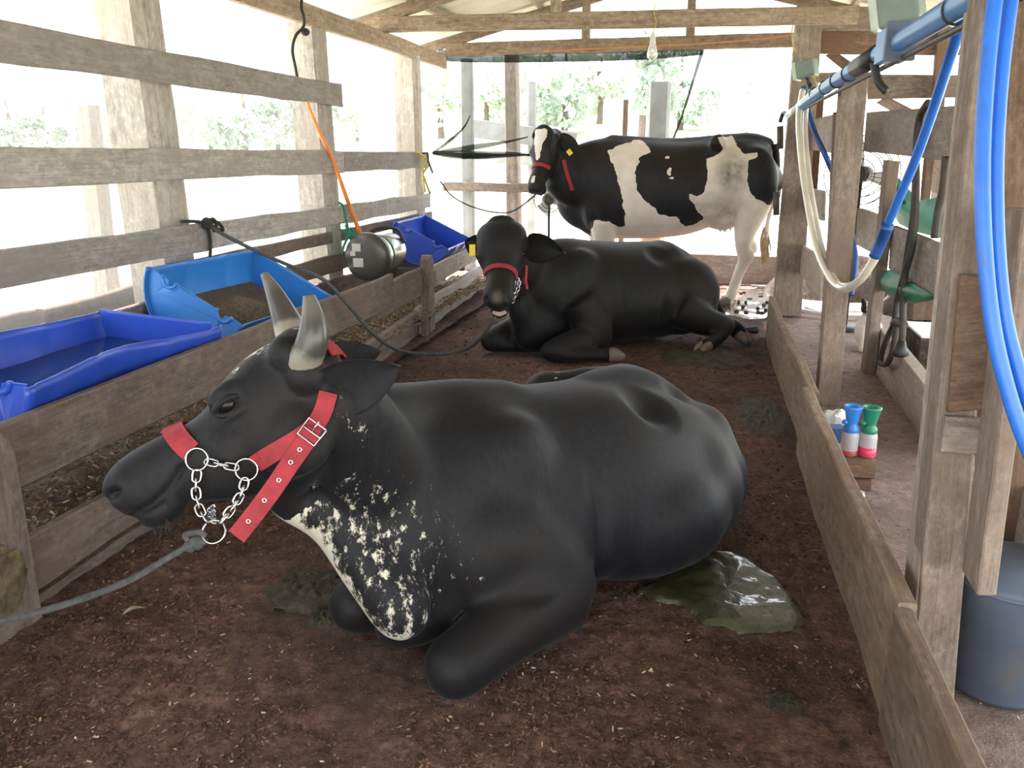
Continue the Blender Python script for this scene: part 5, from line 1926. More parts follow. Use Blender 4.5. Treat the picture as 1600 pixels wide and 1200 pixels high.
# ------------------------------------------------------------------ half-drum troughs
def half_drum(loc, r, length, roll, material, label, yawz=0.0, water=None, feed=False, floppy=0.0):
    root = empty('drum_trough', loc, label, 'trough', 'blue plastic half drums in the feed trough')
    R = Matrix.Translation(loc) @ Matrix.Rotation(yawz, 4, 'Z') @ Matrix.Rotation(roll, 4, 'Y')
    # shell, y along the drum
    ys = [(0.0, 0.985), (0.012, 1.02), (0.03, 1.02), (0.045, 0.985), (0.10, 0.985), (0.30, 0.985), (0.33, 1.015), (0.36, 0.985), (0.5, 0.985), (0.64, 0.985), (0.67, 1.015), (0.70, 0.985), (0.90, 0.985), (0.955, 0.985), (0.97, 1.02), (0.988, 1.02), (1.0, 0.985)]
    n = 30
    vs, fs = [], []
    for t, k in ys:
        for i in range(n + 1):
            a = PI + PI * i / n
            wob = floppy * math.sin(t * 2.6 * PI + 0.7) * (abs(math.cos(a)) ** 3)
            vs.append((math.cos(a) * r * k + wob * (1 if math.cos(a) > 0 else -0.6), (t - 0.5) * length, math.sin(a) * r * k + 0.0 + floppy * 0.6 * math.sin(t * 5) * abs(math.cos(a)) ** 4))
    for j in range(len(ys) - 1):
        for i in range(n):
            a = j * (n + 1) + i
            fs.append((a, a + n + 1, a + n + 2, a + 1))
    sh = mesh_obj('shell', vs, fs, material, root, R)
    md = sh.modifiers.new('t', 'SOLIDIFY')
    md.thickness = 0.007
    # ends: half discs with scalloped bung seats at the cut edge
    for s in (-1, 1):
        out = [(-r * 0.97, 0.0)]
        for c in ((-0.58, 0.58) if s < 0 else ()):
            for i in range(11):
                a = PI + PI * i / 10
                out.append((c * r + math.cos(a) * r * 0.15, math.sin(a) * r * 0.15))
        out.append((r * 0.97, 0.0))
        for i in range(1, 24):
            a = -PI * i / 24
            out.append((math.cos(a) * r * 0.97, math.sin(a) * r * 0.97))
        y = s * length * 0.462
        ring = [(x, y, z) for x, z in out]
        inner = [(x * 0.82, y - s * 0.004, z * 0.86 - r * 0.04) for x, z in out]
        m = len(out)
        v2 = ring + inner
        f2 = [(i, (i + 1) % m, m + (i + 1) % m, m + i) for i in range(m)] + [tuple(m + i for i in range(m))]
        e = mesh_obj('end_wall', v2, f2, material, root, R, smooth=False)
        md = e.modifiers.new('t', 'SOLIDIFY')
        md.thickness = 0.006
        for c in (-0.58, 0.58):
            if s < 0:
                pts = [Vector((c * r + math.cos(PI + PI * i / 10) * r * 0.155, y - s * 0.0, math.sin(PI + PI * i / 10) * r * 0.155)) for i in range(11)]
                vv, ff = tube(pts, 0.010, n=7, steps=2)
                mesh_obj('bung_seat', vv, ff, material, e, R)
    if water is not None:
        w = math.sqrt(max(0.001, r * r * 0.94 - water * water))
        vv = [(x * w * 0.98, y * length * 0.45, -water) for x, y in ((-1, -1), (1, -1), (1, 1), (-1, 1))]
        mesh_obj('water', vv, [(0, 1, 2, 3)], M['water'], root, R, smooth=False)
    if feed:
        vv, ff = [], []
        for j in range(13):
            for i in range(13):
                x, y = (i / 12 - 0.5) * 1.5 * r, (j / 12 - 0.5) * length * 0.85
                z = -r * 0.62 + 0.10 * math.exp(-((x - 0.06) ** 2 + y * y) / 0.03) + 0.01 * noise.noise(Vector((x * 30, y * 30, 0)))
                lim = -math.sqrt(max(0, (r * 0.97) ** 2 - x * x))
                vv.append((x, y, max(z, lim + 0.004)))
        for j in range(12):
            for i in range(12):
                a = j * 13 + i
                ff.append((a, a + 1, a + 14, a + 13))
        tag(mesh_obj('feed', vv, ff, M['feed'], root, R), kind='stuff')
    return root


M['water'] = simple('drinking_water', (0.01, 0.035, 0.16), 0.05, var=0.0)
M['feed'] = simple('ground_feed', (0.13, 0.095, 0.06), 0.9, var=0.5, scale=60, bumps=0.8)
half_drum((-2.355, 2.66, 0.715), 0.285, 1.12, math.radians(4), M['blue'], 'royal blue half drum holding water, nearest one in the trough', water=0.12, floppy=0.03)
half_drum((-2.375, 4.02, 0.735), 0.29, 0.94, math.radians(27), M['lightblue'], 'lighter blue half drum tilted towards the pen with feed inside', yawz=math.radians(-5), feed=True)
half_drum((-2.455, 7.48, 0.72), 0.265, 1.0, math.radians(26), M['blue'], 'farthest blue half drum in the trough, beside the black hornless cow', yawz=math.radians(3))

# ------------------------------------------------------------------ milking can tied in the trough
cc = Vector((-2.42, 5.72, 0.675))
ax = Vector((0.04, 1.0, 0.02)).normalized()
can = empty('milking_can', cc, 'stainless milking can with domed dark lid lying in the trough', 'can')
v, f = lathe([(0.0, -0.026), (0.07, -0.024), (0.12, -0.018), (0.155, -0.006), (0.174, 0.010), (0.178, 0.03), (0.178, 0.06), (0.150, 0.075)], cc, ax, 36)
mesh_obj('lid', v, f, M['candark'], can)
v, f = lathe([(0.150, 0.07), (0.152, 0.10), (0.152, 0.15), (0.140, 0.165), (0.132, 0.18), (0.132, 0.20), (0.138, 0.21), (0.138, 0.43), (0.132, 0.445), (0.10, 0.45)], cc, ax, 36)
mesh_obj('body', v, f, M['can'], can)
Fc = frame(Vector((1, 0, 0)) - ax * ax.x, ax)
for dx, dz, s in ((-0.06, 0.075, 0.034), (-0.05, -0.035, 0.04), (-0.09, 0.03, 0.02)):
    q = cc + Fc.col[0] * dx + Vector((0, 0, dz)) - ax * 0.022
    v, f = box((-s, -s * 0.8, -0.010), (s, s * 0.8, 0.012), frame(Fc.col[0], ax), q)
    mesh_obj('sticker', v, f, M['sticker'], can, smooth=False)
h0 = cc + ax * 0.22
v, f = tube([h0 + Vector((-0.11, 0, 0.09)), h0 + Vector((-0.05, 0.0, 0.165)), h0 + ax * 0.08 + Vector((0.02, 0, 0.185)), h0 + ax * 0.18 + Vector((0.08, 0, 0.16)), h0 + ax * 0.2 + Vector((0.13, 0, 0.06))], 0.014, n=8)
mesh_obj('handle', v, f, M['black'], can)
v, f = ring_vf(cc + ax * 0.19, ax, 0.140, 0.008, 30, 7)
mesh_obj('cord', v, f, M['greenrope'], can)

gr = empty('green_rope', gx(534, 320, -2.67), 'green rope knotted round the rail and hanging beside the milking can', 'rope')
for pts in (((528, 316), (536, 322), (541, 345), (546, 365)), ((546, 365), (550, 385), (549, 405), (550, 420)), ((530, 358), (545, 366), (560, 372), (572, 378)), ((546, 366), (540, 378), (536, 388), (535, 398)), ((540, 352), (546, 362), (552, 366), (548, 356))):
    v, f = tube([gx(u, w_, -2.655) for u, w_ in pts], 0.010, n=8, steps=5)
    mesh_obj('strand', v, f, M['greenrope'], gr)
v, f = ball(gx(546, 366, -2.65), (0.022, 0.03, 0.03), None, 10)
mesh_obj('knot', v, f, M['greenrope'], gr)
v, f = ball(gx(550, 421, -2.65), (0.018, 0.022, 0.024), None, 10)
mesh_obj('knot', v, f, M['greenrope'], gr)
oc = empty('orange_cable', gx(522, 250, -2.66), 'orange cable slanting down across the rails from a black cord on the roof beam', 'cable')
v, f = tube([gx(480, 150, -2.76), gx(482, 166, -2.74), gx(500, 208, -2.70), gx(520, 250, -2.665), gx(540, 305, -2.665), gx(553, 340, -2.66), gx(567, 374, -2.62)], [0.012, 0.012, 0.013, 0.014, 0.016, 0.017, 0.018], n=9, steps=6)
mesh_obj('cable', v, f, M['orangerod'], oc)
v, f = tube([gx(472, -6, -2.70), gx(471, 12, -2.70), gx(475, 28, -2.70), gx(474, 42, -2.71), gx(462, 56, -2.74), gx(457, 78, -2.76), gx(461, 102, -2.77), gx(467, 128, -2.77), gx(480, 150, -2.77)], 0.010, n=8, steps=6)
mesh_obj('cord', v, f, M['blackrope'], oc)
v, f = ball(gx(477, 50, -2.71), (0.03, 0.03, 0.025), None, 10)
mesh_obj('knot', v, f, M['blackrope'], oc)

# ------------------------------------------------------------------ ropes
def rope_thing(name, label, strands, material, r, cat='rope', knots=()):
    root = empty(name, strands[0][0], label, cat)
    for s in strands:
        v, f = tube(s, r, n=9, steps=8)
        mesh_obj('strand', v, f, material, root)
    for k, kr in knots:
        v, f = ball(k, kr, None, 10)
        v = [Vector(p) + Vector((1, 1, 1)) * 0.15 * kr * noise.noise(Vector(p) * 60) for p in v]
        mesh_obj('knot', v, f, material, root)
    return root


td = (lead_ring - C0).dot(CF)
lr = rope_thing('lead_rope', 'grey lead rope running from the chain of the horned cow to the left edge', [[gt(324, 846, td), gt(300, 851, td - 0.01), gt(262, 872, td - 0.03), (gt(200, 908, td - 0.1)), gt(100, 945, td - 0.22), gt(0, 970, td - 0.34), gt(-120, 985, td - 0.5)], [gt(300, 850, td), gt(290, 838, td), gt(294, 834, td), gt(312, 832, td), gt(322, 838, td)]], M['rope'], 0.0072, knots=((gt(308, 848, td), 0.017), (gt(297, 853, td), 0.015)))
rp = [gx(324, 350, -2.66), gx(352, 368, -2.60), gx(400, 392, -2.48), gx(450, 414, -2.30), gx(505, 440, -2.03) + Vector((0, 0, 0.012)), gx(545, 478, -1.93), gx(590, 528, -1.86), gz(630, 549, 0.09), gz(690, 553, 0.06), gz(730, 545, 0.10), gt(758, 520, 5.15), gt(772, 496, 5.0)]
rope_thing('tether_rope', 'dark rope sagging from the fence post to the chin of the black hornless cow', [rp], M['rope'], 0.011)
kn = gx(323, 349, -2.66)
rope_thing('rope_knot', 'black rope knotted round the third rail at the nearest fence post', [[gx(283, 346, -2.68), gx(305, 346, -2.672), kn, gx(330, 352, -2.66)], [kn, gx(328, 370, -2.67), gx(329, 385, -2.67), gx(328, 401, -2.67)], [kn, gx(336, 346, -2.64), gx(345, 352, -2.62), gx(348, 360, -2.63), gx(340, 358, -2.65), kn], [kn, gx(332, 342, -2.64), gx(338, 350, -2.63), gx(334, 362, -2.65)]], M['blackrope'], 0.0095, knots=((kn, 0.032),))
hc = head_c.p(0.5, 0, -0.19)
rope_thing('tether_rope', 'thin pale rope sagging from the corner post to the standing cow', [[gx(688, 283, -2.62), gy(705, 305, 8.3), gy(735, 322, 8.2), gy(775, 332, 8.1), gy(805, 328, 8.0), hc]], M['rope'], 0.008)
rope_thing('twine', 'yellowish twine hanging in loops on the corner post', [[gx(655, 237, -2.65), gx(660, 250, -2.64), gx(661, 280, -2.64), gx(664, 300, -2.64)], [gx(652, 238, -2.65), gx(664, 246, -2.63), gx(668, 258, -2.62), gx(660, 272, -2.64)], [gx(662, 276, -2.64), gx(667, 290, -2.64), gx(672, 302, -2.63)]], M['yellowrope'], 0.012)
rope_thing('black_cord', 'black cord looped beside the twine on the corner post', [[gx(660, 240, -2.64), gx(668, 240, -2.62), gx(669, 250, -2.61), gx(673, 262, -2.60), gx(676, 270, -2.6)]], M['blackrope'], 0.010)

# ------------------------------------------------------------------ lamp, wires
bp = gy(1020, 62, 7.06)
lamp = empty('hanging_bulb', bp, 'bare bulb in a pale socket hanging under the tie beam', 'lamp')
v, f = lathe([(0.012, 0.05), (0.02, 0.04), (0.022, -0.02), (0.026, -0.03)], bp, (0, 0, 1), 16)
mesh_obj('socket', v, f, M['whitepvc'], lamp)
v, f = lathe([(0.02, -0.03), (0.03, -0.06), (0.042, -0.10), (0.038, -0.13), (0.01, -0.15)], bp, (0, 0, 1), 18)
mesh_obj('bulb', v, f, M['bulb'], lamp)
v, f = tube([bp + Vector((0, 0, 0.05)), bp + Vector((0.02, 0, 0.12)), bp + Vector((0, -0.01, 0.2)), bp + Vector((0.01, 0, 0.26))], 0.005, n=6)
mesh_obj('flex', v, f, M['yellowrope'], lamp)
rope_thing('wire', 'thin orange wire running along the back tie beams', [[gy(850, 80, 7.5), gy(950, 75, 7.5), gy(1080, 69, 7.5), gy(1180, 62, 7.5), gy(1243, 54, 7.5)]], M['orangerod'], 0.004, cat='wire')
rope_thing('wire', 'yellow wire looping down the far post to the small pulsator', [[gy(1245, 20, 7.6), gy(1238, 45, 7.6), gy(1239, 70, 7.6), gt(1248, 88, 7.0), gt(1257, 102, 6.6)], [gt(1272, 120, 6.5), gt(1278, 145, 6.5), gt(1268, 172, 6.6), gt(1262, 180, 6.8)]], M['yellowrope'], 0.006, cat='wire')

# ------------------------------------------------------------------ milk pipe line with pulsators and hoses
PX, PZ = 0.60, 1.77
pl = empty('milk_pipe', (PX, 4, PZ), 'long blue pipe running overhead along the right posts', 'pipe')
v, f = tube([(PX, 6.6, PZ - 0.03), (PX, 5, PZ - 0.005), (PX, 3.4, PZ), (PX, 1.3, PZ + 0.005)], 0.034, n=16, steps=4)
mesh_obj('pipe', v, f, M['pipe'], pl)
v, f = tube([(PX, 6.55, PZ - 0.03), (PX, 7.6, PZ - 0.05)], 0.028, n=14, smoothed=False)
mesh_obj('end_piece', v, f, M['whitepvc'], pl)
v, f = tube([(PX, 7.6, PZ - 0.05), (PX - 0.03, 7.72, PZ - 0.03), (PX - 0.05, 7.75, PZ - 0.1)], 0.018, n=8)
mesh_obj('tap', v, f, M['black'], pl)
v, f = tube([(PX + 0.01, 6.4, PZ - 0.06), (PX + 0.015, 4, PZ - 0.052), (PX + 0.01, 1.3, PZ - 0.05)], 0.010, n=8, steps=3)
mesh_obj('conduit', v, f, M['iron'], pl)
for y in (2.55, 4.35, 4.75, 5.2, 5.7):
    v, f = ring_vf((PX, y, PZ - 0.005), (0, 1, 0), 0.036, 0.0035, 20, 6)
    mesh_obj('tie', v, f, M['black'], pl)
v, f = tube([(PX, 3.62, PZ), (PX, 4.15, PZ)], 0.040, n=12, smoothed=False)
mesh_obj('tape', v, f, M['black'], pl)
v, f = box((-0.042, 3.28, -0.052), (0.044, 3.46, 0.052), None, (PX, 0, PZ))
bk = mesh_obj('coupling', v, f, M['pipe'], pl, smooth=False)
v, f = box((-0.046, 3.235, -0.06), (0.05, 3.27, 0.066), None, (PX, 0, PZ))
mesh_obj('clamp', v, f, M['greyblue'], pl, smooth=False)
v, f = tube([(PX - 0.02, 3.60, PZ - 0.03), (PX + 0.0, 3.58, PZ - 0.10), (PX + 0.03, 3.56, PZ - 0.14)], 0.016, n=8)
mesh_obj('clip', v, f, M['black'], pl)


def pulsator(c, s, R, label):
    root = empty('pulsator', c, label, 'pulsator')
    v, f = box((-0.075 * s, -0.06 * s, -0.065 * s), (0.075 * s, 0.06 * s, 0.065 * s), R, c)
    a = mesh_obj('case', v, f, M['greybox'], root, smooth=False)
    b = a.modifiers.new('b', 'BEVEL')
    b.width = 0.012 * s
    b.segments = 2
    v, f = box((-0.10 * s, -0.064 * s, -0.07 * s), (-0.07 * s, 0.064 * s, 0.07 * s), R, c)
    a = mesh_obj('cover', v, f, M['greyboxlight'], root, smooth=False)
    b = a.modifiers.new('b', 'BEVEL')
    b.width = 0.008 * s
    v, f = tube([c + R @ Vector((0, 0, -0.06 * s)), c + R @ Vector((0.0, 0.01, -0.11 * s)), c + R @ Vector((0.01, 0.0, -0.15 * s))], 0.02 * s, n=8)
    mesh_obj('nozzle', v, f, M['black'], root)


Rp = Matrix.Rotation(math.radians(-25), 3, 'Z') @ Matrix.Rotation(math.radians(-12), 3, 'Y')
pulsator(gt(1261, 108, 6.25), 0.95, Rp, 'small grey green pulsator box on the far end of the blue pipe')
pulsator(gt(1408, 12, 3.30), 1.05, Rp, 'larger grey green pulsator box at the top edge, nearer on the pipe')


def hose(name, pts, r, material, label, extra=()):
    root = empty(name, pts[0], label, 'hose')
    v, f = tube(pts, r, n=12, steps=8)
    mesh_obj('tube', v, f, material, root)
    for nm, p2, r2, m2 in extra:
        v, f = tube(p2, r2, n=12, steps=6)
        mesh_obj(nm, v, f, m2, root)
    return root


cl = [(1254, 142, 6.0), (1248, 185, 5.8), (1252, 250, 5.5), (1262, 320, 5.2), (1277, 390, 4.9), (1298, 437, 4.6), (1320, 452, 4.4), (1345, 436, 4.2), (1362, 412, 4.1), (1372, 395, 4.05)]
hose('milk_hose', [gt(*p) for p in cl], 0.021, M['clear'], 'clear twin milk hose hanging in a loop from the pipe end',
     (('twin_tube', [gt(u + 11 - 7 * i / 9, v - 6 * (i > 5), t + 0.02) for i, (u, v, t) in enumerate(cl)], 0.017, M['clear']),))
bl = [(1368, 398, 4.05), (1380, 368, 4.0), (1398, 325, 3.85), (1428, 255, 3.6), (1455, 180, 3.35), (1478, 110, 3.1), (1500, 45, 2.9), (1522, -20, 2.7), (1535, -60, 2.6)]
hose('blue_hose', [gt(*p) for p in bl], 0.021, M['hose'], 'single blue hose slanting from the top edge down to the clear hose',
     (('sleeve', [gt(1366, 402, 4.05), gt(1378, 375, 4.0), gt(1387, 352, 3.92)], 0.029, M['darkhose']),))
hose('dark_hose', [gt(1256, 135, 6.1), gt(1261, 165, 6.1), gt(1272, 205, 6.0), gt(1286, 235, 5.95), gt(1298, 262, 6.0), gt(1318, 310, 6.4), gt(1332, 370, 6.6), gt(1337, 405, 6.6), gt(1334, 440, 6.6), gt(1330, 462, 6.6)], 0.020, M['darkhose'], 'dark blue hose curving from the pipe end behind the middle post')
h1 = [(1562, -40), (1552, 20), (1541, 130), (1535, 250), (1538, 380), (1550, 500), (1572, 600), (1602, 690), (1640, 770)]
h2 = [(1588, -40), (1577, 20), (1564, 130), (1557, 250), (1559, 380), (1570, 490), (1589, 570), (1612, 640), (1650, 720)]
hose('coiled_hose', [gt(u, v, 1.66) for u, v in h1], 0.0152, M['hose'], 'left one of the two thick blue hoses hanging at the right edge')
hose('coiled_hose', [gt(u, v, 1.675) for u, v in h2], 0.0142, M['hose'], 'right one of the two thick blue hoses hanging at the right edge')

# dark straps hanging on the inner rail
XS = 1.10
st = empty('strap', gx(1448, 165, XS), 'dark brown strap looped over the inner rail and knotted low down', 'strap')
for pts, r in ((((1450, 160), (1438, 180), (1432, 220), (1432, 300), (1426, 380), (1413, 430), (1402, 470), (1398, 505)), 0.019), (((1398, 505), (1388, 525), (1378, 550), (1376, 566), (1384, 569), (1393, 555), (1398, 530), (1401, 508)), 0.018), (((1440, 190), (1431, 250), (1428, 330), (1416, 410), (1411, 470), (1410, 520), (1407, 540)), 0.019), (((1398, 506), (1404, 503), (1411, 508)), 0.028)):
    v, f = tube([gx(u, w_, XS) for u, w_ in pts], r, n=9, steps=6)
    mesh_obj('strand', v, f, M['strap'], st)
v, f = lathe([(0.02, 0.05), (0.035, 0.0), (0.05, -0.03), (0.03, -0.045)], gx(1407, 545, XS), (0, 0, 1), 12)
mesh_obj('buckle', v, f, M['black'], st)
st2 = tube([gx(1478, 245, 1.12), gx(1474, 290, 1.12), gx(1466, 330, 1.12), gx(1460, 372, 1.12)], 0.02, n=9)
tag(rebase(mesh_obj('rubber_hose', *st2, M['strap']), gx(1466, 330, 1.12)), 'short dark hose hanging in front of the upper green sack', 'hose')


# green plastic sacks hung on the inner rails
def sack(axis_x, outline, label, material, depth=0.10, bulge=0.06):
    P = [gx(u, v, axis_x) for u, v in outline]
    c = sum(P, Vector()) / len(P)
    n = len(P)
    rings = 6
    vs, fs = [], []
    for side in (1, -1):
        for k in range(rings):
            s = 1 - k / rings
            for i, p in enumerate(P):
                q = c + (p - c) * s
                d = bulge * (1 - s * s) * side + 0.02 * noise.noise(q * 9 + Vector((side * 3, 0, 0))) * (1 - s)
                vs.append(q + Vector((-d, 0, 0)))
        vs.append(c + Vector((-bulge * side, 0, 0)))
    half = rings * n + 1
    for h, o_ in ((0, False), (half, True)):
        for k in range(rings - 1):
            for i in range(n):
                a, b = h + k * n + i, h + k * n + (i + 1) % n
                q = (a, b, b + n, a + n)
                fs.append(q[::-1] if o_ else q)
        for i in range(n):
            q = (h + (rings - 1) * n + i, h + (rings - 1) * n + (i + 1) % n, h + rings * n)
            fs.append(q[::-1] if o_ else q)
    for i in range(n):
        fs.append((i, (i + 1) % n, half + (i + 1) % n, half + i))
    o = mesh_obj('plastic_sack', vs, fs, material)
    rebase(o, c)
    return tag(o, label, 'sack', 'green plastic sacks on the inner rails')


sack(1.24, [(1386, 260), (1394, 280), (1402, 300), (1412, 318), (1428, 328), (1445, 325), (1458, 312), (1480, 306), (1480, 375), (1460, 370), (1430, 362), (1405, 350), (1392, 330), (1384, 300)], 'pale green plastic sack draped over the upper inner rail', M['tarp'])
sack(1.135, [(1365, 434), (1378, 424), (1392, 421), (1410, 430), (1432, 446), (1452, 458), (1462, 464), (1455, 470), (1430, 474), (1405, 470), (1385, 460)], 'darker green plastic sack bulging below the inner rail', M['tarpdark'], bulge=0.05)

# ------------------------------------------------------------------ bottles, bag, carton and block by the kick board
zb = 0.115
b0 = gz(1300, 722, zb)
b1 = gz(1366, 727, zb)
blk = empty('wooden_block', (b0.x + 0.1, b0.y - 0.06, 0), 'low stack of two brown wood blocks under the dip bottles', 'block')
yf = gz(1335, 728, zb).y
plank('block', (b0.x - 0.02, yf + 0.075, 0.085), (gz(1367, 728, zb).x, yf + 0.075, 0.085), 0.055, 0.15, material=M['reddish'], parent=blk)
plank('block', (b0.x - 0.02, yf + 0.08, 0.028), (gz(1364, 728, zb).x, yf + 0.08, 0.028), 0.054, 0.15, material=M['reddish'], parent=blk)


def dip_bottle(u, v, cup, liquid, lh, label, r=0.037):
    c = gz(u, v, zb)
    c.y += 0.05
    c.x *= (c.y / (c.y - 0.05))
    root = empty('dip_bottle', c, label, 'bottle', 'teat dip bottles on the wood block')
    v_, f_ = lathe([(r * 0.9, 0.001), (r, 0.008), (r, 0.0903), (r * 0.93, 0.1049), (r * 0.72, 0.1135)], c, (0, 0, 1), 24)
    mesh_obj('bottle', v_, f_, M['bottle'], root)
    v_, f_ = lathe([(r * 0.91, 0.0015), (r * 1.012, 0.009), (r * 1.012, lh)], c, (0, 0, 1), 24)
    mesh_obj('liquid', v_, f_, liquid, root)
    v_, f_ = lathe([(r * 0.86, 0.1084), (r * 0.90, 0.1161), (r * 0.88, 0.1307), (r * 0.66, 0.1393), (r * 0.68, 0.1548), (r * 0.95, 0.2021), (r * 1.10, 0.2167), (r * 1.12, 0.2253), (r * 0.98, 0.2288), (r * 0.86, 0.2253), (r * 0.62, 0.1720), (r * 0.3, 0.1677)], c, (0, 0, 1), 26, closed=False)
    mesh_obj('cup', v_, f_, cup, root)
    v_, f_ = ball(c + Vector((-r * 0.85, -0.015, 0.155)), (0.014, 0.014, 0.012), None, 10)
    mesh_obj('spout', v_, f_, cup, root)
    return root


dip_bottle(1325, 716, M['bluecap'], M['redcore2'], 0.026, 'dip bottle with blue cup and a little red liquid')
dip_bottle(1353, 718, M['greencap'], M['redcore'], 0.046, 'dip bottle with green cup and bright pink liquid')
bc = gz(1302, 675, 0.10)
v, f = ball(bc + Vector((0.0, 0.03, 0.03)), (0.075, 0.055, 0.075), None, 20)
v = [Vector(p) + (Vector(p) - bc).normalized() * 0.03 * noise.noise(Vector(p) * 28) for p in v]
tag(rebase(mesh_obj('plastic_bag', v, f, M['bag'], smooth=False), bc), 'crumpled clear plastic bag behind the blue dip bottle', 'bag')
cb = gz(1300, 712, 0.06)
cb.z = 0
crt = empty('carton', cb, 'small white carton with blue print beside the kick board', 'carton')
v, f = box((-0.035, -0.03, 0.0), (0.045, 0.04, 0.13), Matrix.Rotation(0.3, 3, 'Z'), cb)
mesh_obj('box', v, f, M['carton'], crt, smooth=False)
v, f = box((-0.036, -0.031, 0.13), (0.046, 0.041, 0.20), Matrix.Rotation(0.3, 3, 'Z'), cb)
mesh_obj('top_print', v, f, M['cartonblue'], crt, smooth=False)
pc = gz(1340, 775, 0.01)
v, f = [], []
for j in range(5):
    for i in range(5):
        v.append(pc + Vector(((i - 2) * 0.014, (j - 2) * 0.014, 0.012 * noise.noise(Vector((i * 0.9, j * 0.9, 2))) + 0.012)))
for j in range(4):
    for i in range(4):
        a = j * 5 + i
        f.append((a, a + 1, a + 6, a + 5))
tag(rebase(mesh_obj('paper_scrap', v, f, M['carton'], smooth=False), pc), 'small white paper scrap on the aisle behind the kick board', 'paper')

# bucket behind the near post
bb = gz(1545, 1085, 0)
bb.y += 0.06
bb.x += 0.03
bkt = empty('bucket', bb, 'dusty grey blue plastic drum standing behind the near post', 'bucket')
v, f = lathe([(0.118, 0.0), (0.125, 0.015), (0.128, 0.30), (0.134, 0.31), (0.134, 0.33), (0.128, 0.335), (0.10, 0.38), (0.045, 0.40)], bb, (0, 0, 1), 32)
mesh_obj('body', v, f, M['greyblue'], bkt)
v, f = ring_vf(bb + Vector((0, 0, 0.315)), (0, 0, 1), 0.133, 0.006, 32, 7)
mesh_obj('rim', v, f, M['greyblue'], bkt)

# concrete block with a white sheet, beyond the inner low board
q = gz(1443, 585, 0.0)
q = gx(1437, 588, 1.36)
q.z = 0
cbk = empty('stone_block', q, 'rough brown block with a white sheet on top beyond the inner low board', 'block')
v, f = box((-0.02, 0, 0), (0.42, 0.5, 0.30), None, q)
o = mesh_obj('block', v, f, M['manure'], cbk, smooth=False)
v, f = box((-0.02, 0, 0.301), (0.42, 0.5, 0.312), None, q)
mesh_obj('sheet', v, f, M['carton'], cbk, smooth=False)


# heaps beyond the aisle
def heap(c, rx, ry, h, material, label, name='manure_heap', rough=0.25, cat='heap', n=28):
    vs, fs = [], []
    for j in range(n + 1):
        for i in range(n + 1):
            x, y = i / n * 2 - 1, j / n * 2 - 1
            d = math.hypot(x, y)
            z = h * max(0, 1 - d * d) ** 0.8 * (1 + rough * noise.fractal(Vector((x * 3 + c[0], y * 3 + c[1], 0)), 0.8, 2, 4)) - (0.02 if d > 0.98 else 0)
            vs.append((c[0] + x * rx, c[1] + y * ry, c[2] + z))
    for j in range(n):
        for i in range(n):
            x, y = (i + 0.5) / n * 2 - 1, (j + 0.5) / n * 2 - 1
            if math.hypot(x, y) < 1.02:
                a = j * (n + 1) + i
                fs.append((a, a + 1, a + n + 2, a + n + 1))
    o = mesh_obj(name, vs, fs, material)
    rebase(o, c)
    return tag(o, label, cat)


heap((1.35, 9.2, -0.02), 0.75, 0.5, 0.42, M['manure'], 'dark manure heap behind the far post at the aisle end')
heap((2.3, 8.3, -0.02), 0.7, 0.7, 0.45, M['manure'], 'pile of brown litter behind the inner stall posts')
wp = tube([gz(1240, 484, 0.03), gz(1290, 490, 0.03), gz(1350, 492, 0.03)], 0.02, n=8)
tag(rebase(mesh_obj('white_pipe', *wp, M['whitepvc']), gz(1290, 490, 0.0)), 'thin white pipe lying on the ground at the aisle end', 'pipe')


# ------------------------------------------------------------------ cat behind the inner post
def cat():
    c = gz(1352, 545, 0.0)
    root = empty('cat', c, 'white cat with black on its head sitting behind the inner post', 'cat')
    A = lambda x, y, z: c + Vector((x, y, z))
    parts = [ball(A(0.02, 0.06, 0.12), (0.10, 0.13, 0.125)), ball(A(0.0, -0.03, 0.20), (0.07, 0.07, 0.11)), ball(A(-0.02, -0.06, 0.315), (0.055, 0.055, 0.05)), ball(A(-0.03, -0.105, 0.30), (0.026, 0.025, 0.02)), limb([(*A(-0.04, -0.06, 0.18), 0.032), (*A(-0.045, -0.09, 0.08), 0.024), (*A(-0.045, -0.11, 0.015), 0.024)]), limb([(*A(0.04, -0.06, 0.18), 0.032), (*A(0.04, -0.09, 0.08), 0.024), (*A(0.04, -0.11, 0.015), 0.024)]),
             limb([(*A(0.08, 0.15, 0.05), 0.025), (*A(0.17, 0.08, 0.03), 0.02), (*A(0.18, -0.04, 0.025), 0.016)])]
    for s in (-1, 1):
        parts.append(limb([(*A(-0.02 + s * 0.03, -0.055, 0.345), 0.024), (*A(-0.02 + s * 0.042, -0.05, 0.375), 0.014), (*A(-0.02 + s * 0.046, -0.05, 0.395), 0.005)]))
    me = fuse(parts, 0.009, 4)
    co = co_array(me)
    hz = co[:, 2] - c.z
    xx = co[:, 0] - c.x
    attr(me, 'white', ((hz < 0.285) | (np.abs(xx + 0.03) < 0.012)).astype(float))
    attr(me, 'mucky', np.zeros(len(co)))
    body_obj(me, M['coat3'], root)
    for s in (-1, 1):
        v, f = ball(A(-0.03 + s * 0.02, -0.107, 0.322), 0.008, None, 8)
        mesh_obj('eye', v, f, M['eye'], root)


cat()


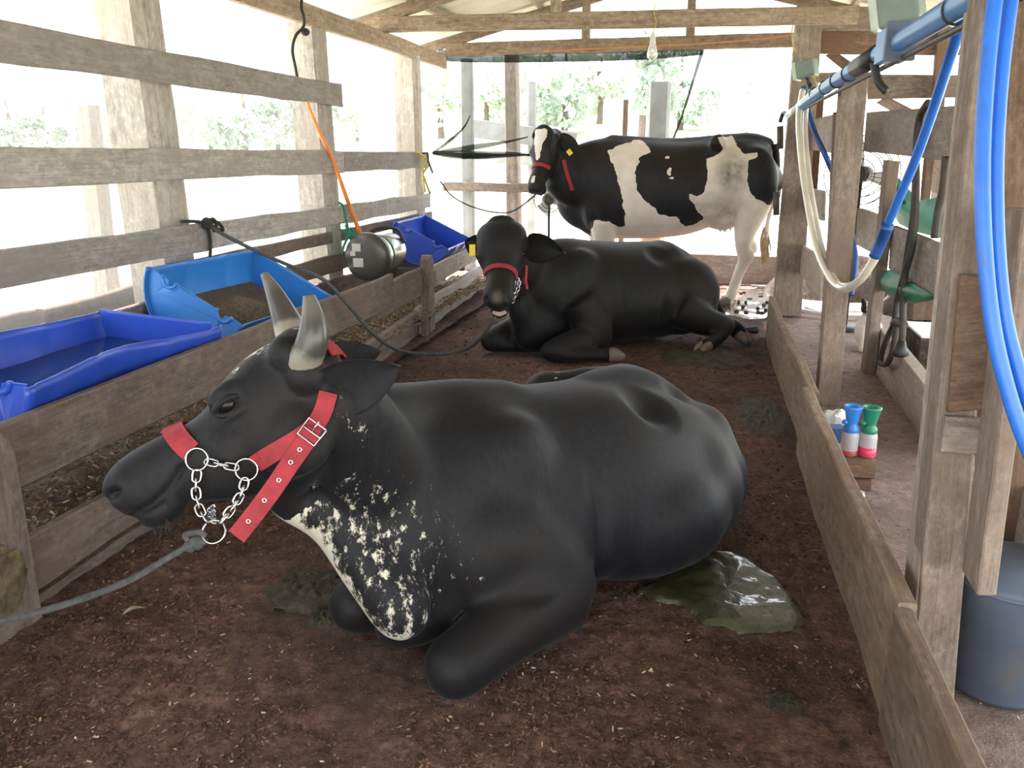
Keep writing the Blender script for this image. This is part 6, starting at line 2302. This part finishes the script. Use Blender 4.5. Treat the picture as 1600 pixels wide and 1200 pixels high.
# ------------------------------------------------------------------ wire-cage fans
def fan(c, r, axis, label, pole=True):
    root = empty('pedestal_fan', (c[0], c[1], 0), label, 'fan')
    c = Vector(c)
    ax = Vector(axis).normalized()
    Fm = frame(ax.orthogonal(), ax)
    parts = []
    for k, o in ((1.0, 0.0), (0.8, 0.03), (0.6, 0.045), (0.4, 0.055), (0.2, 0.06), (0.8, -0.03), (0.6, -0.045)):
        parts.append(ring_vf(c + ax * o, ax, r * k, 0.004, 28, 5))
    v, f = join(*parts)
    mesh_obj('guard', v, f, M['iron'], root)
    sp = []
    for i in range(28):
        a = 2 * PI * i / 28
        d = Fm.col[0] * math.cos(a) + Fm.col[1] * math.sin(a)
        sp.append(tube([c + d * r, c + d * r * 0.6 + ax * 0.045, c + ax * 0.06], 0.0025, n=4, smoothed=False))
    v, f = join(*sp)
    mesh_obj('guard_spokes', v, f, M['iron'], root)
    v, f = lathe([(0.02, 0.05), (0.06, 0.03), (0.065, -0.1), (0.03, -0.13)], c, ax, 16)
    mesh_obj('motor', v, f, M['black'], root)
    for i in range(3):
        a = 2 * PI * i / 3
        d = Fm.col[0] * math.cos(a) + Fm.col[1] * math.sin(a)
        s = ax.cross(d)
        vs = [c + d * 0.05 - s * 0.03, c + d * 0.05 + s * 0.03, c + d * r * 0.85 + s * 0.12 + ax * 0.03, c + d * r * 0.9 - s * 0.04 - ax * 0.02]
        vs += [p + ax * 0.004 for p in vs]
        mesh_obj('blade', vs, [(0, 1, 2, 3), (7, 6, 5, 4), (0, 4, 5, 1), (1, 5, 6, 2), (2, 6, 7, 3), (3, 7, 4, 0)], M['whitepvc'], root, smooth=False)
    if pole:
        v, f = tube([c + Vector((0, 0, -0.05)), Vector((c.x, c.y, 0.0))], 0.016, n=8, smoothed=False)
        mesh_obj('pole', v, f, M['black'], root)
        v, f = lathe([(0.2, 0.0), (0.2, 0.015), (0.03, 0.03)], (c.x, c.y, -0.01), (0, 0, 1), 20)
        mesh_obj('base', v, f, M['black'], root)


fan(gy(858, 312, 9.25), 0.17, (0.4, -1, 0.05), 'small wire cage fan on a pole behind the head of the standing cow')
fan(gy(1346, 272, 7.35), 0.30, (-0.5, -1, 0), 'large wire cage fan seen between the middle and inner posts')

# ------------------------------------------------------------------ ground things
def on_floor(u, v):
    q = gz(u, v, 0.0)
    q.z = floor_z(q.x, q.y)
    return q


def dung(u, v, rx, ry, h, label):
    c = on_floor(u, v)
    c.z -= 0.004
    vs, fs = [], []
    n = 34
    for j in range(n + 1):
        for i in range(n + 1):
            x, y = i / n * 2 - 1, j / n * 2 - 1
            d = math.hypot(x, y) * (1 + 0.25 * noise.noise(Vector((x * 2 + u, y * 2 + v, 0))))
            b = max(0, 1 - d * d)
            z = h * b ** 0.5 * (0.55 + 0.7 * abs(noise.noise(Vector((x * 4 + u, y * 4, v)))) + 0.25 * noise.noise(Vector((x * 11, y * 11 + u, v)))) - (0.012 if d > 1 else 0)
            vs.append((c.x + x * rx, c.y + y * ry, c.z + z))
    for j in range(n):
        for i in range(n):
            a = j * (n + 1) + i
            fs.append((a, a + 1, a + n + 2, a + n + 1))
    keep = [q for q in fs if max(vs[k][2] for k in q) > c.z - 0.008]
    o = mesh_obj('dung_pat', vs, keep, M['dung'])
    rebase(o, c)
    return tag(o, label, 'dung', 'dung pats on the bedding')


dung(478, 925, 0.13, 0.13, 0.05, 'greenish dung pat beside the folded far knee of the horned cow')
dung(505, 968, 0.06, 0.05, 0.035, 'small dung clod just in front of the bigger pat near the horned cow')
dung(1100, 560, 0.35, 0.30, 0.07, 'dark dung clods behind the rump of the black hornless cow')
dung(1000, 605, 0.22, 0.2, 0.03, 'flat dark dung between the two lying cows')
dung(1190, 650, 0.14, 0.4, 0.03, 'dark dung smear along the kick board')
dung(1225, 1100, 0.05, 0.05, 0.015, 'small grey dung spot near the kick board at lower right')


def puddle_mat(name, c0, c1, rough):
    m, nt, b = mat(name)
    n = noisetex(nt, 9, 5, 0.6)
    nt.links.new(ramp(nt, n, [(0.35, c0), (0.65, c1)]), b.inputs['Base Color'])
    b.inputs['Roughness'].default_value = rough
    b.inputs['Specular IOR Level'].default_value = 0.7
    b.inputs['Coat Weight'].default_value = 1.0
    b.inputs['Coat Roughness'].default_value = 0.08
    bump(nt, b, noisetex(nt, 40, 5, 0.7), 0.6, 0.015)
    return m


M['slurry'] = puddle_mat('wet_green_slurry', (0.030, 0.033, 0.013), (0.06, 0.062, 0.027), 0.22)
M['wetmud'] = puddle_mat('wet_dark_mud', (0.04, 0.03, 0.025), (0.09, 0.07, 0.06), 0.2)


def puddle(outline, label, material, name='slurry_puddle', h=0.007):
    P = [gz(u, v, 0.0) for u, v in outline]
    P = [Vector(q) for q in catmull([tuple(p) for p in P + [P[0]]], 5)][:-1]
    P = [p + Vector((0.022 * noise.noise(p * 15), 0.022 * noise.noise(p * 15 + Vector((7, 7, 7))), 0)) + Vector((0.01 * noise.noise(p * 50), 0.01 * noise.noise(p * 47 + Vector((3, 7, 1))), 0)) for p in P]
    c = sum(P, Vector()) / len(P)
    rings = 14
    n = len(P)
    vs, fs = [], []
    for k in range(rings + 1):
        s = 1 - k / (rings + 1) if k else 1.0
        for p in P:
            q = c + (p - c) * s
            z = floor_z(q.x, q.y) * 0.6 + (h * min(1, k / 1.5) if k else -0.006) + 0.0035 * noise.noise(q * 26)
            vs.append((q.x, q.y, z + 0.008))
    vs.append((c.x, c.y, h + 0.008))
    for k in range(rings):
        for i in range(n):
            a, b = k * n + i, k * n + (i + 1) % n
            fs.append((a, b, b + n, a + n))
    for i in range(n):
        fs.append((rings * n + i, rings * n + (i + 1) % n, (rings + 1) * n))
    o = mesh_obj(name, vs, fs, material)
    rebase(o, (c.x, c.y, 0))
    return tag(o, label, 'puddle')


puddle([(985, 925), (1050, 895), (1095, 868), (1125, 860), (1160, 868), (1195, 890), (1225, 915), (1250, 955), (1248, 982), (1200, 992), (1150, 985), (1105, 972), (1068, 952), (1035, 942)], 'wet green slurry puddle behind the rump of the horned cow', M['slurry'])
puddle([(1128, 490), (1150, 470), (1175, 452), (1205, 448), (1205, 470), (1200, 495), (1170, 498)], 'shiny wet patch of mud by the hind hoof of the standing cow', M['wetmud'], 'mud_patch', 0.006)
for i in range(16):
    u, v = random.uniform(1150, 1203), random.uniform(455, 492)
    c = gz(u, v, 0.02)
    vv, ff = ball(c, (random.uniform(0.015, 0.03), random.uniform(0.015, 0.035), 0.016), None, 7)
    tag(rebase(mesh_obj('mud_clod', vv, ff, M['dung']), c), 'small dark clod on the wet mud patch near the hind hoof', 'clod', 'clods on the wet mud')

# dry leaf
lc = on_floor(210, 958)
vs, fs = [], []
d = Vector((0.55, 0.83, 0)).normalized()
s = Vector((-d.y, d.x, 0))
for i in range(9):
    t = i / 8
    w = 0.011 * math.sin(PI * t) ** 0.8 + 0.0006
    for q in (-1, 0, 1):
        vs.append(lc + d * ((t - 0.5) * 0.075) + s * (q * w) + Vector((0, 0, 0.012 + 0.006 * abs(q) * math.sin(PI * t) + 0.006 * math.sin(t * 4))))
for i in range(8):
    for k in range(2):
        a = i * 3 + k
        fs.append((a, a + 1, a + 4, a + 3))
lf = mesh_obj('dry_leaf', vs, fs, M['leaf'])
rebase(lf, lc)
tag(lf, 'single dry grey leaf lying on the bedding at lower left', 'leaf')
# weed sprouting in the trough
wc = gx(190, 697, -2.12)
wc.z = 0.22
wd = empty('weed', wc, 'tuft of green weed sprouting in the plank trough', 'weed')
for i in range(14):
    a = random.random() * 6.28
    e = wc + Vector((math.cos(a) * 0.04, math.sin(a) * 0.05, random.uniform(0.03, 0.08)))
    m_ = wc.lerp(e, 0.55) + Vector((0, 0, 0.02))
    sd = Vector((-math.sin(a), math.cos(a), 0)) * 0.006
    mesh_obj('leaf', [wc - sd * 0.3, wc + sd * 0.3, m_ + sd, m_ - sd, e], [(0, 1, 2, 3), (3, 2, 4)], M['weed'], wd, smooth=False)
# hinges on the far gate post
for k, (u, v) in enumerate(((1219, 215), (1213, 318))):
    a, b = gy(u, v - 18, 7.72), gy(u, v + 18, 7.72)
    vv, ff = tube([a, b], 0.028, n=10, smoothed=False)
    tag(rebase(mesh_obj('hinge', vv, ff, M['iron']), b), ('upper', 'lower')[k] + ' iron hinge barrel on the left edge of the far post', 'hinge', 'hinges on the far post')
